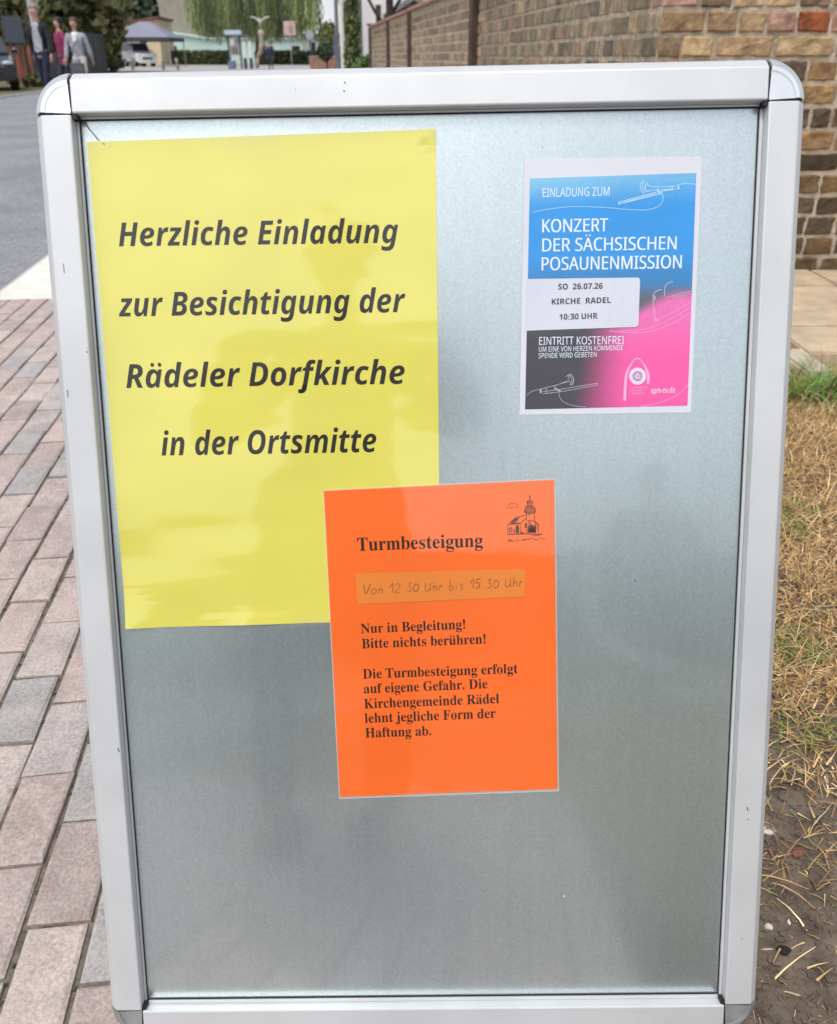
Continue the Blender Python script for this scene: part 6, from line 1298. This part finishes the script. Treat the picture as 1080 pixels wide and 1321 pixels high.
# weeping willow
wl = empty('weeping_willow', base(330, 104)); tag(wl, 'weeping willow with long hanging strands behind the square', 'tree')
t = MB(); t.tube([(0, 3, 0), (.2, 3, 4), (-.2, 3, 8)], [.6, .5, .35], 10)
for i in range(7): a = i * .9; t.tube([(0, 3, 6 + i*.3), (math.cos(a)*3, 3 + math.sin(a)*2, 9), (math.cos(a)*5.5, 3 + math.sin(a)*3, 9.2)], [.25, .16, .06], 6)
t.build('trunk', M_bark, wl, smooth=True)
wm = MB(); rg_ = random.Random(5); PW_ = [(.20, .25, .085), (.16, .21, .075), (.27, .31, .12), (.11, .15, .055)]
for i in range(900):
    x = rg_.uniform(-6.9, 6.9); y = rg_.uniform(-1.2, 5); clump = noise.noise(Vector((x * .55, y * .4, 0))) * 1.1 + noise.noise(Vector((x * 1.9, y * .8, 4))) * .5
    zlow = 2.35 + .9 * noise.noise(Vector((x * .7, 3, 1))) + rg_.uniform(0, 1.2) + (.7 if abs(x) > 6 else 0) + max(0, y) * .1
    ztop = rg_.uniform(6.2, 9.6); c_ = rg_.choice(PW_); k = .8 + .9 * clump; sx_ = rg_.uniform(-.15, .15); z = ztop
    k = max(.3, k); wob = rg_.uniform(0, 6.28); amp_ = rg_.uniform(.05, .35); c2 = rg_.uniform(.4, 1.6)
    if clump < -.42 and rg_.random() < .75: continue
    while z > zlow:
        ww = rg_.uniform(.07, .15); L = rg_.uniform(.3, .6); p = Vector((x + sx_ * (ztop - z) * .3 + amp_ * math.sin(z * c2 + wob) + rg_.uniform(-.09, .09), y + rg_.uniform(-.05, .05), z)); kk = k * rg_.uniform(.6, 1.4) * (1 + .5 * noise.noise(Vector((x, y, z * .9))))
        an = rg_.uniform(-.9, .9); e_ = Vector((math.cos(an), math.sin(an), 0)) * ww / 2; dn = Vector((rg_.uniform(-.08, .08), rg_.uniform(-.08, .08), -L))
        wm.face([p - e_ * .3, p + e_ + dn * .4, p + dn, p - e_ + dn * .5], tuple(q*kk for q in c_)); z -= L * .62
wm.build('crown', M_leaf, wl, fix=False)
def hedge(u0, u1, D, h, pal, label, seed, dens=210, dp_=1.0):
    a, b = base(u0, D), base(u1, D); L = b.x - a.x; root = empty('hedge', (a + b) / 2); tag(root, label, 'hedge'); mb = MB(); rg_ = random.Random(seed)
    for i in range(int(L * dens)):
        f = rg_.random(); x = rg_.uniform(-L/2, L/2); 
        if f < .55: y, z = -dp_/2 + rg_.gauss(0, .05), rg_.uniform(.05, h)
        elif f < .9: y, z = rg_.uniform(-dp_/2, dp_/2), h + rg_.gauss(0, .05)
        else: y, z = rg_.uniform(-dp_/2, dp_/2), rg_.uniform(0, h); x = rg_.choice((-L/2, L/2)) + rg_.gauss(0, .05)
        k = rg_.uniform(.7, 1.2) * (1 + .3 * noise.noise(Vector((x, z * 2, 0)))); leaf(mb, Vector((x, y, z)), .17, tuple(q*k for q in rg_.choice(pal)), rg_)
    mb.build('foliage', M_leaf, root, fix=False)
    c = MB(); c.box((-L/2 + .1, -dp_/2 + .12, 0), (L/2 - .1, dp_/2 - .1, h - .1)); c.build('inner_twigs', mat('hedge_twigs', (.035, .04, .02), rough=1, var=.4, scale=6), root)
hedge(214, 296, 110, 1.35, PAL_M, 'clipped hedge left of the notice case', 31); hedge(330, 412, 112, 1.35, PAL_M + PAL_D, 'clipped dark hedge right of the carved figure', 32)
tree('garden_shrub', base(421, 60), [((0, 0, 1.9), (.55, .5, .75)), ((.15, 0, 1.3), (.55, .5, .5)), ((.3, 0, 2.3), (.35, .4, .5))], 1300, .12, PAL_Y + PAL_Y + PAL_M, 41, 'yellow green shrub behind the brick planter', 'shrub', trunk=((0, 0, 0), (0, 0, 1.4)), tr=.05)
tree('garden_shrub', base(420, 58), [((0, 0, 1.15), (.5, .4, .5))], 700, .12, PAL_D, 42, 'dark green shrub low behind the brick planter', 'shrub', trunk=((0, 0, 0), (0, 0, .8)), tr=.04)
tree('columnar_conifer', base(455, 33), [((0, 0, .9), (.32, .3, .95)), ((0.02, 0, 2.0), (.28, .28, 1.0)), ((.04, 0, 3.0), (.2, .2, .9))], 2600, .075, [(.11, .16, .045), (.08, .12, .04), (.19, .21, .07)], 43, 'narrow green conifer right of the lamp post', 'conifer', trunk=((0, 0, 0), (0, 0, 3)), tr=.06, limbs=2)
tree('garden_shrub', base(450, 46), [((0, 0, 2.3), (.35, .4, .8)), ((-.1, 0, 3.2), (.3, .3, .6))], 700, .12, PAL_Y, 44, 'ochre yellow shrub between lamp post and conifer', 'shrub', trunk=((0, 0, 0), (0, 0, 2)), tr=.05)
tree('garden_shrub', base(142, 60), [((0, 0, .7), (.9, .6, .7)), ((.3, 0, 1.5), (.5, .4, .6))], 1000, .16, PAL_M, 45, 'untidy olive shrub at the end of the dark slat fence', 'shrub', trunk=((0, 0, 0), (0, 0, .8)), tr=.05)
tree('garden_shrub', base(472, 27), [((0, 0, .55), (.4, .3, .35))], 400, .08, [(.07, .14, .03), (.09, .17, .04)], 46, 'small bright green shrub at the far end of the garden wall', 'shrub', trunk=((0, 0, 0), (0, 0, .5)), tr=.03)
tree('garden_shrub', base(150, 99), [((0, 0, 1.2), (1.6, .7, 1.2)), ((2, 0, 1.0), (1.5, .7, 1.0))], 1600, .25, PAL_D, 49, 'dark bushes in the shade behind the white off-roader', 'shrub', trunk=((0, 0, 0), (0, 0, 1)), tr=.06)
tree('garden_shrub', base(43, 31), [((0, 0, .16), (.5, .3, .2))], 400, .10, PAL_M, 47, 'low weedy clump on the verge beside the walking man', 'shrub', trunk=((0, 0, 0), (0, 0, .2)), tr=.02, limbs=2)
# bare-branched tree behind the garden wall
bt = empty('garden_tree', base(503, 24)); tag(bt, 'dark trunked tree with forking branches behind the garden wall', 'tree')
t = MB(); t.tube([(0, 0, 0), (.03, 0, 1.5), (0, 0, 2.4), (.1, 0, 4)], [.12, .10, .085, .05], 8); t.tube([(.03, 0, 1.35), (-.35, 0, 1.85), (-.8, .1, 2.6)], [.05, .04, .025], 7); t.tube([(.0, 0, 1.7), (.4, .1, 2.3), (.9, .1, 3)], [.05, .035, .02], 7); t.tube([(0, 0, 2.2), (-.3, 0, 2.9), (-.5, 0, 3.6)], [.05, .03, .02], 7)
t.build('trunk', mat('dark_bark', (.045, .032, .025), rough=.95, var=.3), bt, smooth=True)
leaf_cloud([((.2, 0, 4.6), (1.6, 1.3, 1.1)), ((-.7, 0, 3.9), (.9, .9, .6))], 1500, .13, PAL_M, 48).build('crown', M_leaf, bt, fix=False)
# unseen house added behind the lens to darken the board's reflection softly
house('reflection_house', (1.5, -21, 0), math.pi, 26, 8, 3.0, 0, mat('grey_brown_render', (.36, .35, .33), rough=.9, var=.1, scale=1), M_rtile, 'long low house added behind the viewer for its soft reflection in the board', wins=((-7, 1.0, 1.2, 1.4), (-2, 1.0, 1.2, 1.4), (3, 1.0, 1.2, 1.4), (8, 1.0, 1.2, 1.4)))
